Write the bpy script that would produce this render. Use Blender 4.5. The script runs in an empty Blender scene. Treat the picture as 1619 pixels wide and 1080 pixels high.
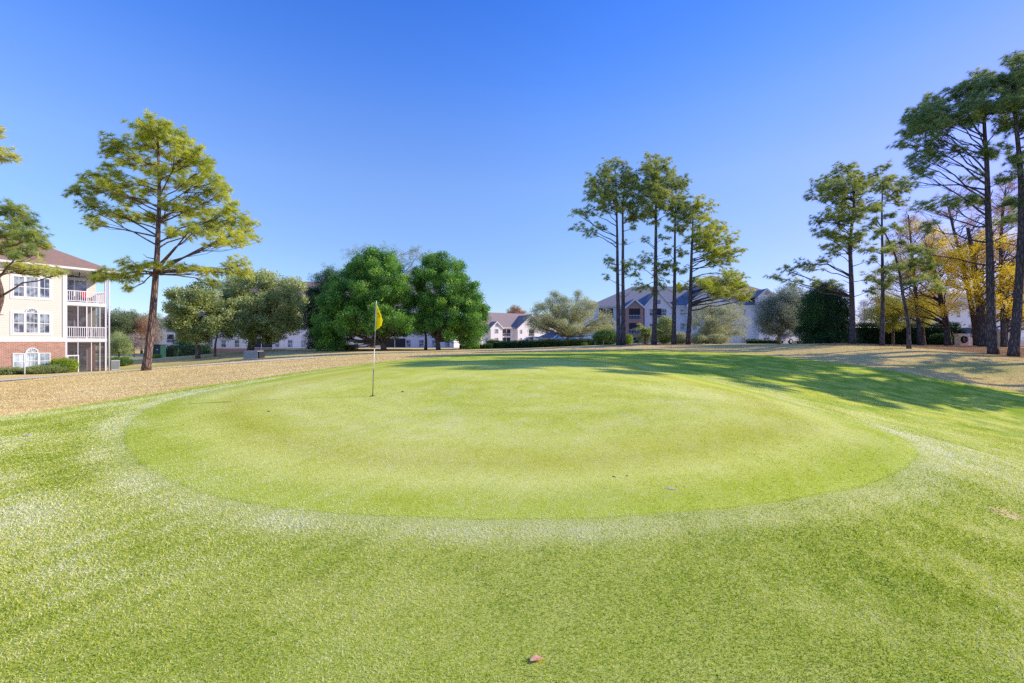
import bpy, math, random
import numpy as np
from mathutils import Vector, Matrix

R = math.radians
rng = np.random.default_rng(7)
random.seed(7)
scene = bpy.context.scene
COL = scene.collection

# ------------------------------------------------------------------ camera model
F, CX, HY, CZ = 719.6, 809.5, 540.0, 1.55


def PX(px, d):
    return (px - CX) / F * d


def PZ(py, d):
    return CZ - (py - HY) * d / F


# ------------------------------------------------------------------ terrain
_cp = []
for (x, y, z) in [(0, 0, 0), (-5, 0, -.03), (5, 0, -.05), (0, -8, 0), (-13, -6, -.15), (13, -6, -.3), (-14, 4, -.2), (14, 3, -.5),
                  (0, 2, 0), (-3, 3, 0), (3, 3, 0.02), (25, 5, -.8), (30, -10, -.3), (-30, 5, -.9), (-30, -12, -.8), (38, 16, .3), (45, 28, .9),
                  (-45, 22, -1.2), (-50, 45, -1.3), (-60, 80, -1.1), (60, 50, 1.1), (60, 80, .6), (0, 130, -.4), (-70, 130, -1.2),
                  (70, 130, .2), (0, -30, 0), (50, -20, .3), (-50, -20, -1)]:
    _cp.append((x, y, z))
for (px, py, d) in [(810, 823, 3.95), (195, 690, 7.0), (1455, 720, 6.1), (1400, 672, 8.6), (1300, 650, 10.3), (1200, 622, 13.2), (590, 628, 10.2), (1075, 590, 17), (400, 600, 14.5),
                    (500, 585, 18), (700, 562, 27), (860, 556, 34), (1000, 554, 34), (980, 545.5, 42), (1065, 544.5, 42),
                    (800, 551, 58), (900, 549, 56), (1348, 543.5, 36), (1395, 547, 34), (1437, 553, 29), (1570, 560, 29),
                    (1605, 563, 28), (1240, 545, 45), (1180, 556, 34), (1400, 636, 16.5), (1240, 610, 16.8), (1200, 566, 27), (1315, 573, 26), (1424, 590, 22.5), (1532, 606, 21.5), (1619, 620, 21.5),
                    (1619, 665, 16.5), (1619, 740, 9), (1619, 850, 4.9), (1619, 1000, 2.9), (1500, 582, 25), (265, 641, 9.9), (0, 660, 10), (150, 638, 13), (0, 603, 26), (230, 586, 26), (172, 586, 39),
                    (0, 592, 34), (300, 613, 16), (313, 567, 48), (396, 555, 53), (402, 567, 42), (250, 566, 58), (550, 558, 44),
                    (690, 554, 50), (450, 563, 43), (500, 556, 82), (820, 549, 100), (1100, 541, 88)]:
    _cp.append((PX(px, d), d, PZ(py, d)))
_cp = np.array(_cp)


def _U(r2):
    return np.where(r2 > 1e-9, r2 * np.log(np.maximum(r2, 1e-9)), 0)


_n = len(_cp)
_K = _U(((_cp[:, None, :2] - _cp[None, :, :2]) ** 2).sum(-1)) + np.eye(_n) * 6.0
_P = np.c_[np.ones(_n), _cp[:, :2]]
_A = np.zeros((_n + 3, _n + 3))
_A[:_n, :_n] = _K
_A[:_n, _n:] = _P
_A[_n:, :_n] = _P.T
_w = np.linalg.solve(_A, np.r_[_cp[:, 2], 0, 0, 0])


def terrain(x, y):
    x = np.asarray(x, float)
    y = np.asarray(y, float)
    sh = x.shape
    xf, yf = x.ravel(), y.ravel()
    out = np.empty(len(xf))
    for s in range(0, len(xf), 20000):
        a, b = xf[s:s + 20000], yf[s:s + 20000]
        r2 = (a[:, None] - _cp[None, :, 0]) ** 2 + (b[:, None] - _cp[None, :, 1]) ** 2
        z = _U(r2) @ _w[:_n] + _w[_n] + _w[_n + 1] * a + _w[_n + 2] * b
        dd = np.sqrt(np.maximum(0, np.abs(a) - 55) ** 2 + np.maximum(0, b - 95) ** 2 + np.maximum(0, -20 - b) ** 2)
        t = np.clip(dd / 45, 0, 1)
        t = t * t * (3 - 2 * t)
        out[s:s + 20000] = z * (1 - t) + (-.4) * t
    return out.reshape(sh)


def tz(x, y):
    return float(terrain(np.array([x]), np.array([y]))[0])


_ds = np.concatenate([np.arange(2, 20, .05), np.arange(20, 130, .25)])


def hit(px, py, dmin=2.0):
    z = terrain(PX(px, _ds), _ds)
    ray = PZ(py, _ds)
    g = ray - z
    ok = _ds >= dmin
    idx = np.where((g <= 0) & ok)[0]
    i = idx[0] if len(idx) else int(np.argmin(np.where(ok & (_ds < 60), g, 99)))
    return (PX(px, _ds[i]), _ds[i])


# ------------------------------------------------------------------ object helpers
def tag(o, label=None, cat=None, group=None, kind=None):
    if label: o['label'] = label
    if cat: o['category'] = cat
    if group: o['group'] = group
    if kind: o['kind'] = kind
    return o


def empty(name, loc, rz=0, label=None, cat=None, group=None):
    o = bpy.data.objects.new(name, None)
    COL.objects.link(o)
    o.location = loc
    o.rotation_euler = (0, 0, rz)
    o.empty_display_size = .2
    return tag(o, label, cat, group)


class MB:
    def __init__(s):
        s.v = []
        s.f = []

    def box(s, x0, x1, y0, y1, z0, z1):
        n = len(s.v)
        s.v += [(x0, y0, z0), (x1, y0, z0), (x1, y1, z0), (x0, y1, z0), (x0, y0, z1), (x1, y0, z1), (x1, y1, z1), (x0, y1, z1)]
        s.f += [(n, n + 3, n + 2, n + 1), (n + 4, n + 5, n + 6, n + 7), (n, n + 1, n + 5, n + 4), (n + 1, n + 2, n + 6, n + 5),
                (n + 2, n + 3, n + 7, n + 6), (n + 3, n, n + 4, n + 7)]
        return s

    def poly(s, pts):
        n = len(s.v)
        s.v += [tuple(p) for p in pts]
        s.f.append(tuple(range(n, n + len(pts))))
        return s

    def prism(s, pts, vec):
        n = len(s.v)
        k = len(pts)
        vec = Vector(vec)
        s.v += [tuple(p) for p in pts] + [tuple(Vector(p) + vec) for p in pts]
        s.f.append(tuple(range(n, n + k))[::-1])
        s.f.append(tuple(range(n + k, n + 2 * k)))
        for i in range(k):
            j = (i + 1) % k
            s.f.append((n + i, n + j, n + k + j, n + k + i))
        return s

    def tube(s, pts, rad, sides=6, cap=True):
        pts = [Vector(p) for p in pts]
        n0 = len(s.v)
        m = len(pts)
        for i, p in enumerate(pts):
            d = (pts[min(i + 1, m - 1)] - pts[max(i - 1, 0)])
            if d.length < 1e-6: d = Vector((0, 0, 1))
            d.normalize()
            a = d.cross(Vector((0, 1, 0.13)))
            if a.length < .05: a = d.cross(Vector((1, 0, 0)))
            a.normalize()
            b = d.cross(a)
            r = rad[i] if hasattr(rad, '__len__') else rad
            for k in range(sides):
                t = 2 * math.pi * k / sides
                s.v.append(tuple(p + (a * math.cos(t) + b * math.sin(t)) * r))
        for i in range(m - 1):
            for k in range(sides):
                k2 = (k + 1) % sides
                s.f.append((n0 + i * sides + k, n0 + i * sides + k2, n0 + (i + 1) * sides + k2, n0 + (i + 1) * sides + k))
        if cap:
            s.f.append(tuple(n0 + k for k in range(sides))[::-1])
            s.f.append(tuple(n0 + (m - 1) * sides + k for k in range(sides)))
        return s

    def build(s, name, mat, parent=None, smooth=False, bevel=0):
        me = bpy.data.meshes.new(name)
        me.from_pydata(s.v, [], s.f)
        me.update()
        if mat: me.materials.append(mat)
        if smooth: me.polygons.foreach_set('use_smooth', [True] * len(me.polygons))
        o = bpy.data.objects.new(name, me)
        COL.objects.link(o)
        if parent: o.parent = parent
        if bevel:
            md = o.modifiers.new('bevel', 'BEVEL')
            md.width = bevel
            md.segments = 2
            md.limit_method = 'ANGLE'
        return o


def np_mesh(name, verts, tris, mat, parent=None, attrs=None, smooth=False, quads=None):
    me = bpy.data.meshes.new(name)
    fa = tris if quads is None else quads
    k = fa.shape[1]
    me.vertices.add(len(verts))
    me.vertices.foreach_set('co', np.ascontiguousarray(verts, dtype=np.float32).ravel())
    me.loops.add(fa.size)
    me.loops.foreach_set('vertex_index', np.ascontiguousarray(fa, dtype=np.int32).ravel())
    me.polygons.add(len(fa))
    me.polygons.foreach_set('loop_start', np.arange(0, fa.size, k, dtype=np.int32))
    if smooth: me.polygons.foreach_set('use_smooth', np.ones(len(fa), dtype=bool))
    me.update(calc_edges=True)
    for an, av in (attrs or {}).items():
        a = me.attributes.new(an, 'FLOAT', 'POINT')
        a.data.foreach_set('value', np.ascontiguousarray(av, dtype=np.float32))
    if mat: me.materials.append(mat)
    o = bpy.data.objects.new(name, me)
    COL.objects.link(o)
    if parent: o.parent = parent
    return o


# ------------------------------------------------------------------ material helpers
class NT:
    def __init__(s, name):
        s.m = bpy.data.materials.new(name)
        s.m.use_nodes = True
        s.t = s.m.node_tree
        s.t.nodes.clear()
        s.out = s.t.nodes.new('ShaderNodeOutputMaterial')

    def n(s, typ, **kw):
        nd = s.t.nodes.new(typ)
        for k, v in kw.items():
            if k.startswith('i_'):
                key = k[2:]
                key = int(key) if key.isdigit() else key
                nd.inputs[key].default_value = v
            else:
                setattr(nd, k, v)
        return nd

    def l(s, a, b):
        s.t.links.new(a, b)

    def noise(s, scale, detail=4, rough=.6, vec=None, dist=0):
        nd = s.n('ShaderNodeTexNoise')
        nd.inputs['Scale'].default_value = scale
        nd.inputs['Detail'].default_value = detail
        nd.inputs['Roughness'].default_value = rough
        nd.inputs['Distortion'].default_value = dist
        if vec: s.l(vec, nd.inputs['Vector'])
        return nd.outputs['Fac']

    def ramp(s, fac, stops, interp='LINEAR'):
        nd = s.n('ShaderNodeValToRGB')
        nd.color_ramp.interpolation = interp
        e = nd.color_ramp.elements
        while len(e) < len(stops): e.new(.5)
        for i, (p, c) in enumerate(stops):
            e[i].position = p
            if not hasattr(c, '__len__'): c = (c, c, c)
            e[i].color = (*c[:3], 1)
        s.l(fac, nd.inputs[0])
        return nd.outputs[0]

    def mix(s, fac, a, b, mode='MIX'):
        nd = s.n('ShaderNodeMix', data_type='RGBA', blend_type=mode)
        for sock, v in ((nd.inputs[0], fac), (nd.inputs[6], a), (nd.inputs[7], b)):
            if hasattr(v, 'is_linked'):
                s.l(v, sock)
            elif hasattr(v, '__len__'):
                sock.default_value = (*v[:3], 1)
            else:
                sock.default_value = v if sock == nd.inputs[0] else (v, v, v, 1)
        return nd.outputs[2]

    def math(s, op, a, b=0.0, c=0.0, clamp=False):
        nd = s.n('ShaderNodeMath', operation=op, use_clamp=clamp)
        for i, v in enumerate((a, b, c)):
            if hasattr(v, 'is_linked'):
                s.l(v, nd.inputs[i])
            else:
                nd.inputs[i].default_value = v
        return nd.outputs[0]

    def smooth(s, v, a, b, o0=0, o1=1):
        nd = s.n('ShaderNodeMapRange', interpolation_type='SMOOTHSTEP')
        s.l(v, nd.inputs[0])
        for i, q in ((1, a), (2, b), (3, o0), (4, o1)): nd.inputs[i].default_value = q
        return nd.outputs[0]

    def attr(s, name):
        nd = s.n('ShaderNodeAttribute', attribute_name=name)
        return nd.outputs['Fac']

    def coord(s, kind='Object', scale=None):
        nd = s.n('ShaderNodeTexCoord')
        v = nd.outputs[kind]
        if scale:
            mp = s.n('ShaderNodeMapping')
            mp.inputs['Scale'].default_value = scale
            s.l(v, mp.inputs['Vector'])
            v = mp.outputs[0]
        return v

    def bump(s, h, strength=.3, dist=.02):
        nd = s.n('ShaderNodeBump')
        nd.inputs['Strength'].default_value = strength
        nd.inputs['Distance'].default_value = dist
        s.l(h, nd.inputs['Height'])
        return nd.outputs[0]

    def principled(s, col, rough=.8, bump=None, metal=0, spec=.3, **kw):
        p = s.n('ShaderNodeBsdfPrincipled')
        if hasattr(col, 'is_linked'):
            s.l(col, p.inputs['Base Color'])
        else:
            p.inputs['Base Color'].default_value = (*col[:3], 1)
        if hasattr(rough, 'is_linked'):
            s.l(rough, p.inputs['Roughness'])
        else:
            p.inputs['Roughness'].default_value = rough
        p.inputs['Metallic'].default_value = metal
        p.inputs['Specular IOR Level'].default_value = spec
        for k, v in kw.items():
            p.inputs[k.replace('_', ' ')].default_value = v
        if bump: s.l(bump, p.inputs['Normal'])
        s.l(p.outputs[0], s.out.inputs[0])
        return p


def plain(name, col, rough=.7, var=.15, scale=3, metal=0, spec=.3, bump=0.0):
    t = NT(name)
    v = t.coord('Object')
    f = t.noise(scale, 5, .6, v)
    c = t.mix(f, [x * (1 - var) for x in col], [min(1, x * (1 + var)) for x in col])
    b = t.bump(t.noise(scale * 8, 3, .6, v), bump, .01) if bump else None
    t.principled(c, rough, b, metal, spec)
    return t.m


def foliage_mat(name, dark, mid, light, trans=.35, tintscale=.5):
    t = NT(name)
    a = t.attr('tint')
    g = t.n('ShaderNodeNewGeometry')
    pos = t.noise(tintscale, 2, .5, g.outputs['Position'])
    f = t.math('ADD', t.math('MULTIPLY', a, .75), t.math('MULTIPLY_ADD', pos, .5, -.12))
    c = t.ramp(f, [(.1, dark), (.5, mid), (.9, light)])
    d = t.n('ShaderNodeBsdfDiffuse')
    t.l(c, d.inputs[0])
    tr = t.n('ShaderNodeBsdfTranslucent')
    t.l(t.mix(.5, c, light), tr.inputs[0])
    gl = t.n('ShaderNodeBsdfGlossy')
    gl.inputs['Roughness'].default_value = .45
    gl.inputs[0].default_value = (.9, .95, .9, 1)
    m1 = t.n('ShaderNodeMixShader')
    m1.inputs[0].default_value = trans
    t.l(d.outputs[0], m1.inputs[1])
    t.l(tr.outputs[0], m1.inputs[2])
    m2 = t.n('ShaderNodeMixShader')
    m2.inputs[0].default_value = .04
    t.l(m1.outputs[0], m2.inputs[1])
    t.l(gl.outputs[0], m2.inputs[2])
    t.l(m2.outputs[0], t.out.inputs[0])
    return t.m


def bark_mat(name, dark, light):
    t = NT(name)
    v = t.coord('Object', (7, 7, 1.6))
    vo = t.n('ShaderNodeTexVoronoi', feature='DISTANCE_TO_EDGE')
    vo.inputs['Scale'].default_value = 1.3
    t.l(v, vo.inputs['Vector'])
    h = t.math('MULTIPLY', vo.outputs['Distance'], 3, clamp=True)
    n = t.noise(2.0, 5, .65, v)
    f = t.math('MULTIPLY', h, n)
    c = t.ramp(f, [(0.0, dark), (.28, [(a + b) / 2 for a, b in zip(dark, light)]), (.7, light)])
    t.principled(c, .9, t.bump(f, .9, .06), spec=.1)
    return t.m


M = {}
# ground: dormant tan lawn with pine straw beds
t = NT('dormant_lawn')
v = t.coord('Object')
n1 = t.noise(.35, 5, .65, v)
n2 = t.noise(3.5, 6, .7, v)
n3 = t.noise(70, 4, .7, v)
c = t.ramp(n1, [(.3, (.64, .47, .16)), (.5, (.80, .60, .23)), (.7, (.88, .69, .30))])
c = t.mix(t.smooth(n2, .42, .68), c, (.9, .68, .30))
c = t.mix(t.smooth(n2, .5, .3, 0, .5), c, (.40, .33, .12))
c = t.mix(t.smooth(n3, .45, .75, 0, .35), c, (.9, .70, .36))
c = t.mix(t.smooth(n3, .5, .3, 0, .35), c, (.36, .25, .09))
gr = t.math('ADD', t.attr('greenish'), t.math('MULTIPLY_ADD', n2, .8, -.4))
c = t.mix(t.smooth(gr, .3, .9, 0, .75), c, t.mix(n3, (.30, .34, .08), (.60, .58, .2)))
bed = t.math('ADD', t.attr('bed'), t.math('MULTIPLY_ADD', n2, .7, -.35))
straw = t.ramp(t.noise(7, 7, .8, v), [(.3, (.1, .045, .03)), (.5, (.3, .15, .09)), (.62, (.5, .28, .17)), (.75, (.62, .42, .3))])
c = t.mix(t.smooth(bed, .4, .65), c, straw)
t.principled(c, .95, t.bump(t.math('ADD', n3, n2), .25, .03), spec=0)
M['ground'] = t.m


def green_base(t, v, pale, mid, deep, tan):
    n0 = t.noise(.45, 5, .6, v, .6)
    n1 = t.noise(2.2, 6, .65, v, .8)
    n2 = t.noise(55, 3, .8, v)
    n3 = t.noise(140, 3, .8, v)
    c = t.ramp(n0, [(.32, deep), (.47, mid), (.62, pale)])
    c = t.mix(t.smooth(n1, .5, .7, 0, .55), c, tan)
    c = t.mix(t.smooth(n1, .46, .28, 0, .6), c, deep)
    return c, n2, n3


t = NT('apron_grass')
v = t.coord('Object')
c, n2, n3 = green_base(t, v, (.72, .72, .15), (.56, .62, .07), (.34, .47, .03), (.84, .74, .26))
e = t.attr('edge')           # metres outside the putting green edge
en = t.math('ADD', e, t.math('MULTIPLY_ADD', t.noise(1.6, 4, .6, v), .7, -.35))
front = t.attr('front')
ring = t.math('MULTIPLY', t.math('MULTIPLY', t.smooth(en, -.15, .08), t.smooth(en, .65, .2)), front)
c = t.mix(t.math('MULTIPLY', ring, .6), c, (.88, .84, .42))
far = t.smooth(front, .75, .2)
gp = t.n('ShaderNodeNewGeometry')
ln = t.n('ShaderNodeVectorMath', operation='LENGTH')
t.l(gp.outputs['Position'], ln.inputs[0])
c = t.mix(t.smooth(ln.outputs['Value'], 14, 5, 0, .5), c, (.36, .42, .035))
c = t.mix(t.smooth(n2, .4, .75, 0, .5), c, (.9, .88, .36), 'MIX')
c = t.mix(t.smooth(n2, .48, .28, 0, .45), c, (.18, .27, .02))
c = t.mix(t.smooth(n3, .5, .3, 0, .4), c, (.18, .26, .02))
c = t.mix(t.smooth(n3, .58, .78, 0, .5), c, (.9, .9, .55))
c = t.mix(t.math('MULTIPLY', far, .88), c, t.mix(t.smooth(t.noise(1.3, 4, .6, v), .35, .65), (.30, .44, .035), (.72, .71, .11)))  # far turf: shaded deep green and sunlit yellow strips put into the colour
t.principled(c, .9, t.bump(t.math('ADD', n2, n3), .35, .012), spec=0)
M['apron'] = t.m

t = NT('putting_green_turf')
v = t.coord('Object')
n0 = t.noise(.3, 4, .55, v, .7)
n1 = t.noise(1.7, 5, .6, v, .5)
n2 = t.noise(60, 3, .8, v)
n3 = t.noise(160, 2, .8, v)
e = t.attr('edge')           # metres inside
en = t.math('ADD', e, t.math('MULTIPLY_ADD', n1, .5, -.25))
c = t.ramp(n0, [(.3, (.56, .62, .05)), (.5, (.74, .76, .10)), (.68, (.88, .87, .22))])
c = t.mix(t.smooth(n1, .46, .72, 0, .6), c, (.88, .82, .32))
c = t.mix(t.smooth(n1, .48, .3, 0, .35), c, (.50, .47, .05))
mw = t.math('SINE', t.math('MULTIPLY', en, 9.5))
c = t.mix(t.smooth(mw, -.4, .4, 0, .10), c, (.35, .42, .04))
rg = t.ramp(t.math('MULTIPLY', en, .25), [(0.0, (.54, .64, .06)), (.10, (.50, .58, .03)), (.24, (.78, .78, .15)), (.40, (.56, .53, .04)), (.52, (.66, .63, .08)), (.66, (.80, .76, .2)), (.8, (.8, .76, .2))])
c = t.mix(t.smooth(e, 3.8, .8, 0, .85), c, rg)
c = t.mix(t.smooth(e, .07, .0, 0, .6), c, (.30, .38, .03))
vo = t.n('ShaderNodeTexVoronoi')
vo.inputs['Scale'].default_value = 1.1
t.l(v, vo.inputs['Vector'])
c = t.mix(t.smooth(vo.outputs['Distance'], .035, .02, 0, .6), c, (.95, .92, .6))
n15 = t.noise(17, 4, .7, v)
c = t.mix(t.smooth(n15, .5, .3, 0, .4), c, (.42, .44, .04))
c = t.mix(t.smooth(n15, .52, .72, 0, .35), c, (.9, .86, .4))
c = t.mix(t.smooth(n2, .5, .3, 0, .5), c, (.26, .3, .02))
c = t.mix(t.smooth(n2, .5, .75, 0, .45), c, (.95, .9, .45))
c = t.mix(t.smooth(n3, .5, .3, 0, .35), c, (.2, .25, .03))
t.principled(c, .85, t.bump(t.math('ADD', n2, n3), .2, .006), spec=0)
M['green'] = t.m

t = NT('grass_blade')
a = t.attr('tint')
c = t.ramp(a, [(0, (.12, .24, .01)), (.28, (.40, .51, .025)), (.52, (.72, .74, .085)), (.76, (.93, .88, .34)), (1, (1.0, .96, .74))])
d = t.n('ShaderNodeBsdfDiffuse')
t.l(c, d.inputs[0])
tr = t.n('ShaderNodeBsdfTranslucent')
t.l(c, tr.inputs[0])
mx = t.n('ShaderNodeMixShader')
mx.inputs[0].default_value = .4
t.l(d.outputs[0], mx.inputs[1])
t.l(tr.outputs[0], mx.inputs[2])
t.l(mx.outputs[0], t.out.inputs[0])
M['blade'] = t.m

# walls
def siding(name, col, pitch=.18):
    t = NT(name)
    v = t.coord('Object')
    sp = t.n('ShaderNodeSeparateXYZ')
    t.l(v, sp.inputs[0])
    fr = t.math('FRACT', t.math('DIVIDE', sp.outputs['Z'], pitch))
    line = t.smooth(fr, .0, .12, .72, 1)
    n = t.noise(1.2, 5, .6, v)
    c = t.mix(n, [x * .9 for x in col], col)
    c = t.mix(1.0, c, line, 'MULTIPLY')
    t.principled(c, .65, t.bump(t.math('SUBTRACT', 1, fr), .25, .01), spec=.2)
    return t.m


t = NT('brick')
v = t.coord('Object')
sp = t.n('ShaderNodeSeparateXYZ')
t.l(v, sp.inputs[0])
cb = t.n('ShaderNodeCombineXYZ')
t.l(t.math('ADD', sp.outputs['X'], sp.outputs['Y']), cb.inputs[0])
t.l(sp.outputs['Z'], cb.inputs[1])
bk = t.n('ShaderNodeTexBrick')
t.l(cb.outputs[0], bk.inputs['Vector'])
bk.inputs['Scale'].default_value = 1
bk.inputs['Brick Width'].default_value = .24
bk.inputs['Row Height'].default_value = .085
bk.inputs['Mortar Size'].default_value = .009
bk.inputs['Color1'].default_value = (.42, .21, .15, 1)
bk.inputs['Color2'].default_value = (.29, .12, .085, 1)
bk.inputs['Mortar'].default_value = (.62, .5, .42, 1)
n = t.noise(3, 5, .7, v)
c = t.mix(t.smooth(n, .4, .7, 0, .6), bk.outputs[0], (.56, .34, .25))
t.principled(c, .9, t.bump(bk.outputs['Fac'], -.4, .01), spec=.1)
M['brick'] = t.m


def shingle(name, a, b):
    t = NT(name)
    v = t.coord('Object')
    sp = t.n('ShaderNodeSeparateXYZ')
    t.l(v, sp.inputs[0])
    fr = t.math('FRACT', t.math('DIVIDE', sp.outputs['Z'], .14))
    n = t.noise(2.5, 6, .7, v)
    vo = t.n('ShaderNodeTexVoronoi')
    vo.inputs['Scale'].default_value = 4
    t.l(v, vo.inputs['Vector'])
    c = t.mix(n, a, b)
    c = t.mix(t.smooth(fr, 0, .3, .35, 0), c, [x * .45 for x in a])
    c = t.mix(.06, c, vo.outputs['Color'], 'SOFT_LIGHT')
    t.principled(c, .9, t.bump(n, .4, .03), spec=.1)
    return t.m


M['cream'] = siding('cream_siding', (.69, .67, .585))
M['white_siding'] = siding('white_siding', (.84, .79, .77))
M['grey_siding'] = siding('grey_siding', (.74, .74, .80))
M['brown_roof'] = shingle('brown_shingle', (.26, .16, .12), (.42, .28, .21))
M['grey_roof'] = shingle('grey_shingle', (.17, .17, .19), (.31, .31, .33))
M['tan_roof'] = shingle('tan_shingle', (.27, .21, .19), (.42, .33, .29))
M['white'] = plain('white_paint', (.72, .71, .69), .5, .06, 2)
M['post'] = plain('white_post', (.68, .64, .68), .5, .08, 2)
M['concrete'] = plain('concrete', (.5, .47, .44), .9, .15, 5, bump=.3)
M['path'] = plain('path_concrete', (.88, .74, .60), .95, .2, 1.5, spec=0)
M['asphalt'] = plain('asphalt', (.16, .155, .16), .95, .2, 2, bump=.4)
M['util_grey'] = plain('utility_grey', (.36, .38, .38), .6, .1, 6)
M['util_green'] = plain('utility_green', (.02, .075, .06), .5, .2, 4)
M['ceiling'] = plain('balcony_shade', (.55, .5, .46), .8, .1, 2)
M['dark'] = plain('dark_interior', (.03, .03, .04), .8, .2, 2)  # near black, also used for openings that only shade makes dark
M['tyre'] = plain('rubber', (.02, .02, .02), .8, .2, 8)
M['rim'] = plain('wheel_metal', (.5, .5, .52), .35, .1, 8, metal=.7)
M['car_white'] = plain('car_white', (.78, .78, .8), .25, .03, 2, spec=.6)
M['car_blue'] = plain('car_blue', (.12, .22, .42), .25, .05, 2, spec=.6)
M['car_silver'] = plain('car_silver', (.42, .48, .55), .25, .05, 2, metal=.5, spec=.6)
M['car_red'] = plain('car_dark_red', (.16, .03, .03), .3, .05, 2, spec=.6)
M['lamp'] = plain('lamp_glass', (.7, .65, .6), .2, .05, 2)
M['red'] = plain('red_paint', (.6, .05, .04), .5, .1, 4)
M['louver'] = plain('gable_louver', (.3, .28, .32), .7, .2, 4)
M['curtain'] = plain('curtain', (.5, .52, .54), .8, .3, 3)

t = NT('window_glass')
v = t.coord('Object')
n = t.noise(1.7, 3, .6, v)
c = t.mix(t.smooth(n, .4, .6), (.04, .06, .10), (.30, .36, .42))
t.principled(c, .08, None, 0, .8)
M['glass'] = t.m
t = NT('bright_window_glass')
v = t.coord('Object')
n = t.noise(1.1, 3, .6, v)
c = t.mix(t.smooth(n, .4, .62), (.22, .30, .36), (.62, .70, .74))
t.principled(c, .1, None, 0, .8)
M['glass_bright'] = t.m
t = NT('insect_screen')
d = t.n('ShaderNodeBsdfDiffuse')
d.inputs[0].default_value = (.10, .085, .09, 1)
tr = t.n('ShaderNodeBsdfTransparent')
mx = t.n('ShaderNodeMixShader')
mx.inputs[0].default_value = .55
t.l(tr.outputs[0], mx.inputs[1])
t.l(d.outputs[0], mx.inputs[2])
t.l(mx.outputs[0], t.out.inputs[0])
M['screen'] = t.m

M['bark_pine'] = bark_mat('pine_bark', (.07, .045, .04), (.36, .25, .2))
M['bark_shade'] = bark_mat('shaded_pine_bark', (.045, .038, .045), (.21, .18, .19))  # pine bark copy with bluish shade put into its colour
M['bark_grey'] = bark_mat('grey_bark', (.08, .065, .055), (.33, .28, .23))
M['pine_sun'] = foliage_mat('pine_needles_sunny', (.10, .19, .03), (.46, .54, .06), (.90, .86, .12), .45)  # sunlit yellow put into the needle colour
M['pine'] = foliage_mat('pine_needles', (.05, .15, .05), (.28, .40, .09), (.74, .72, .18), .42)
M['pine_shade'] = foliage_mat('pine_needles_shaded', (.04, .13, .06), (.20, .34, .12), (.66, .68, .22), .4)  # copy for backlit pines, shade put into the needle colour
M['leyland'] = foliage_mat('cypress_foliage', (.008, .06, .016), (.08, .28, .03), (.42, .66, .08), .28)
M['oak'] = foliage_mat('oak_leaves', (.05, .11, .035), (.26, .34, .10), (.72, .74, .28), .35)
M['olive'] = foliage_mat('olive_leaves', (.10, .15, .07), (.42, .46, .20), (.88, .84, .48), .4)
M['greyleaf'] = foliage_mat('grey_leaves', (.08, .13, .09), (.28, .34, .24), (.62, .64, .46), .35)
M['holly'] = foliage_mat('dark_holly_leaves', (.006, .03, .014), (.02, .075, .025), (.10, .24, .04), .2)
M['yellow'] = foliage_mat('yellow_autumn_leaves', (.48, .28, .01), (.96, .67, .02), (1.0, .86, .08), .5)
M['yellowgreen'] = foliage_mat('yellow_green_leaves', (.14, .20, .02), (.40, .45, .04), (.75, .70, .1), .4)
M['rust'] = foliage_mat('rust_leaves', (.2, .09, .04), (.45, .24, .12), (.66, .42, .22), .35)
M['pinkbare'] = foliage_mat('bare_pink_twigs', (.25, .16, .14), (.46, .34, .30), (.62, .50, .44), .2)
M['whitegrey'] = foliage_mat('pale_twigs', (.3, .27, .25), (.55, .5, .48), (.75, .72, .7), .2)
M['hedge'] = foliage_mat('hedge_leaves', (.02, .07, .015), (.11, .22, .04), (.34, .48, .10), .25)
M['brightshrub'] = foliage_mat('bright_shrub_leaves', (.10, .2, .015), (.32, .45, .03), (.62, .7, .1), .35)
M['wood_far'] = foliage_mat('far_wood_leaves', (.05, .08, .04), (.12, .17, .06), (.28, .32, .12), .25, .08)

# ------------------------------------------------------------------ foliage templates
def tmpl_pine(K=44, seed=1):
    g = np.random.default_rng(seed)
    d = g.normal(size=(K, 3))
    d[:, 2] = np.abs(d[:, 2]) * .9 - .25
    d /= np.linalg.norm(d, axis=1)[:, None]
    L = g.uniform(.7, 1.15, K)[:, None]
    side = np.cross(d, g.normal(size=(K, 3)))
    side /= np.linalg.norm(side, axis=1)[:, None]
    b = d * .05
    w = .036
    return np.stack([b - side * w, b + side * w, d * L + np.array([0, 0, -.05])], 1)


def tmpl_leaf(K=26, seed=2, size=.26, flat=1.0):
    g = np.random.default_rng(seed)
    c = g.normal(size=(K, 3))
    c = c / np.linalg.norm(c, axis=1)[:, None] * g.uniform(.2, 1, K)[:, None] ** .5
    c[:, 2] *= flat
    a = g.normal(size=(K, 3))
    a /= np.linalg.norm(a, axis=1)[:, None]
    b = np.cross(a, g.normal(size=(K, 3)))
    b /= np.linalg.norm(b, axis=1)[:, None]
    s = size * g.uniform(.6, 1.2, K)[:, None]
    p0, p1, p2, p3 = c - a * s, c + b * s * .5, c + a * s, c - b * s * .5
    return np.concatenate([np.stack([p0, p1, p2], 1), np.stack([p0, p2, p3], 1)], 0)


def tmpl_plume(K=34, seed=3):
    g = np.random.default_rng(seed)
    h = g.uniform(0, 1, K) ** .8
    ang = g.uniform(0, 2 * math.pi, K)
    r = .42 * (1 - h * .85)
    root = np.stack([np.cos(ang) * r * .3, np.sin(ang) * r * .3, h * 1.1 - .3], 1)
    tip = np.stack([np.cos(ang) * r * 1.3, np.sin(ang) * r * 1.3, h * 1.1 + .12], 1)
    side = np.cross(tip - root, g.normal(size=(K, 3)))
    side /= np.linalg.norm(side, axis=1)[:, None]
    return np.stack([root - side * .05, root + side * .05, tip], 1)


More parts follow.
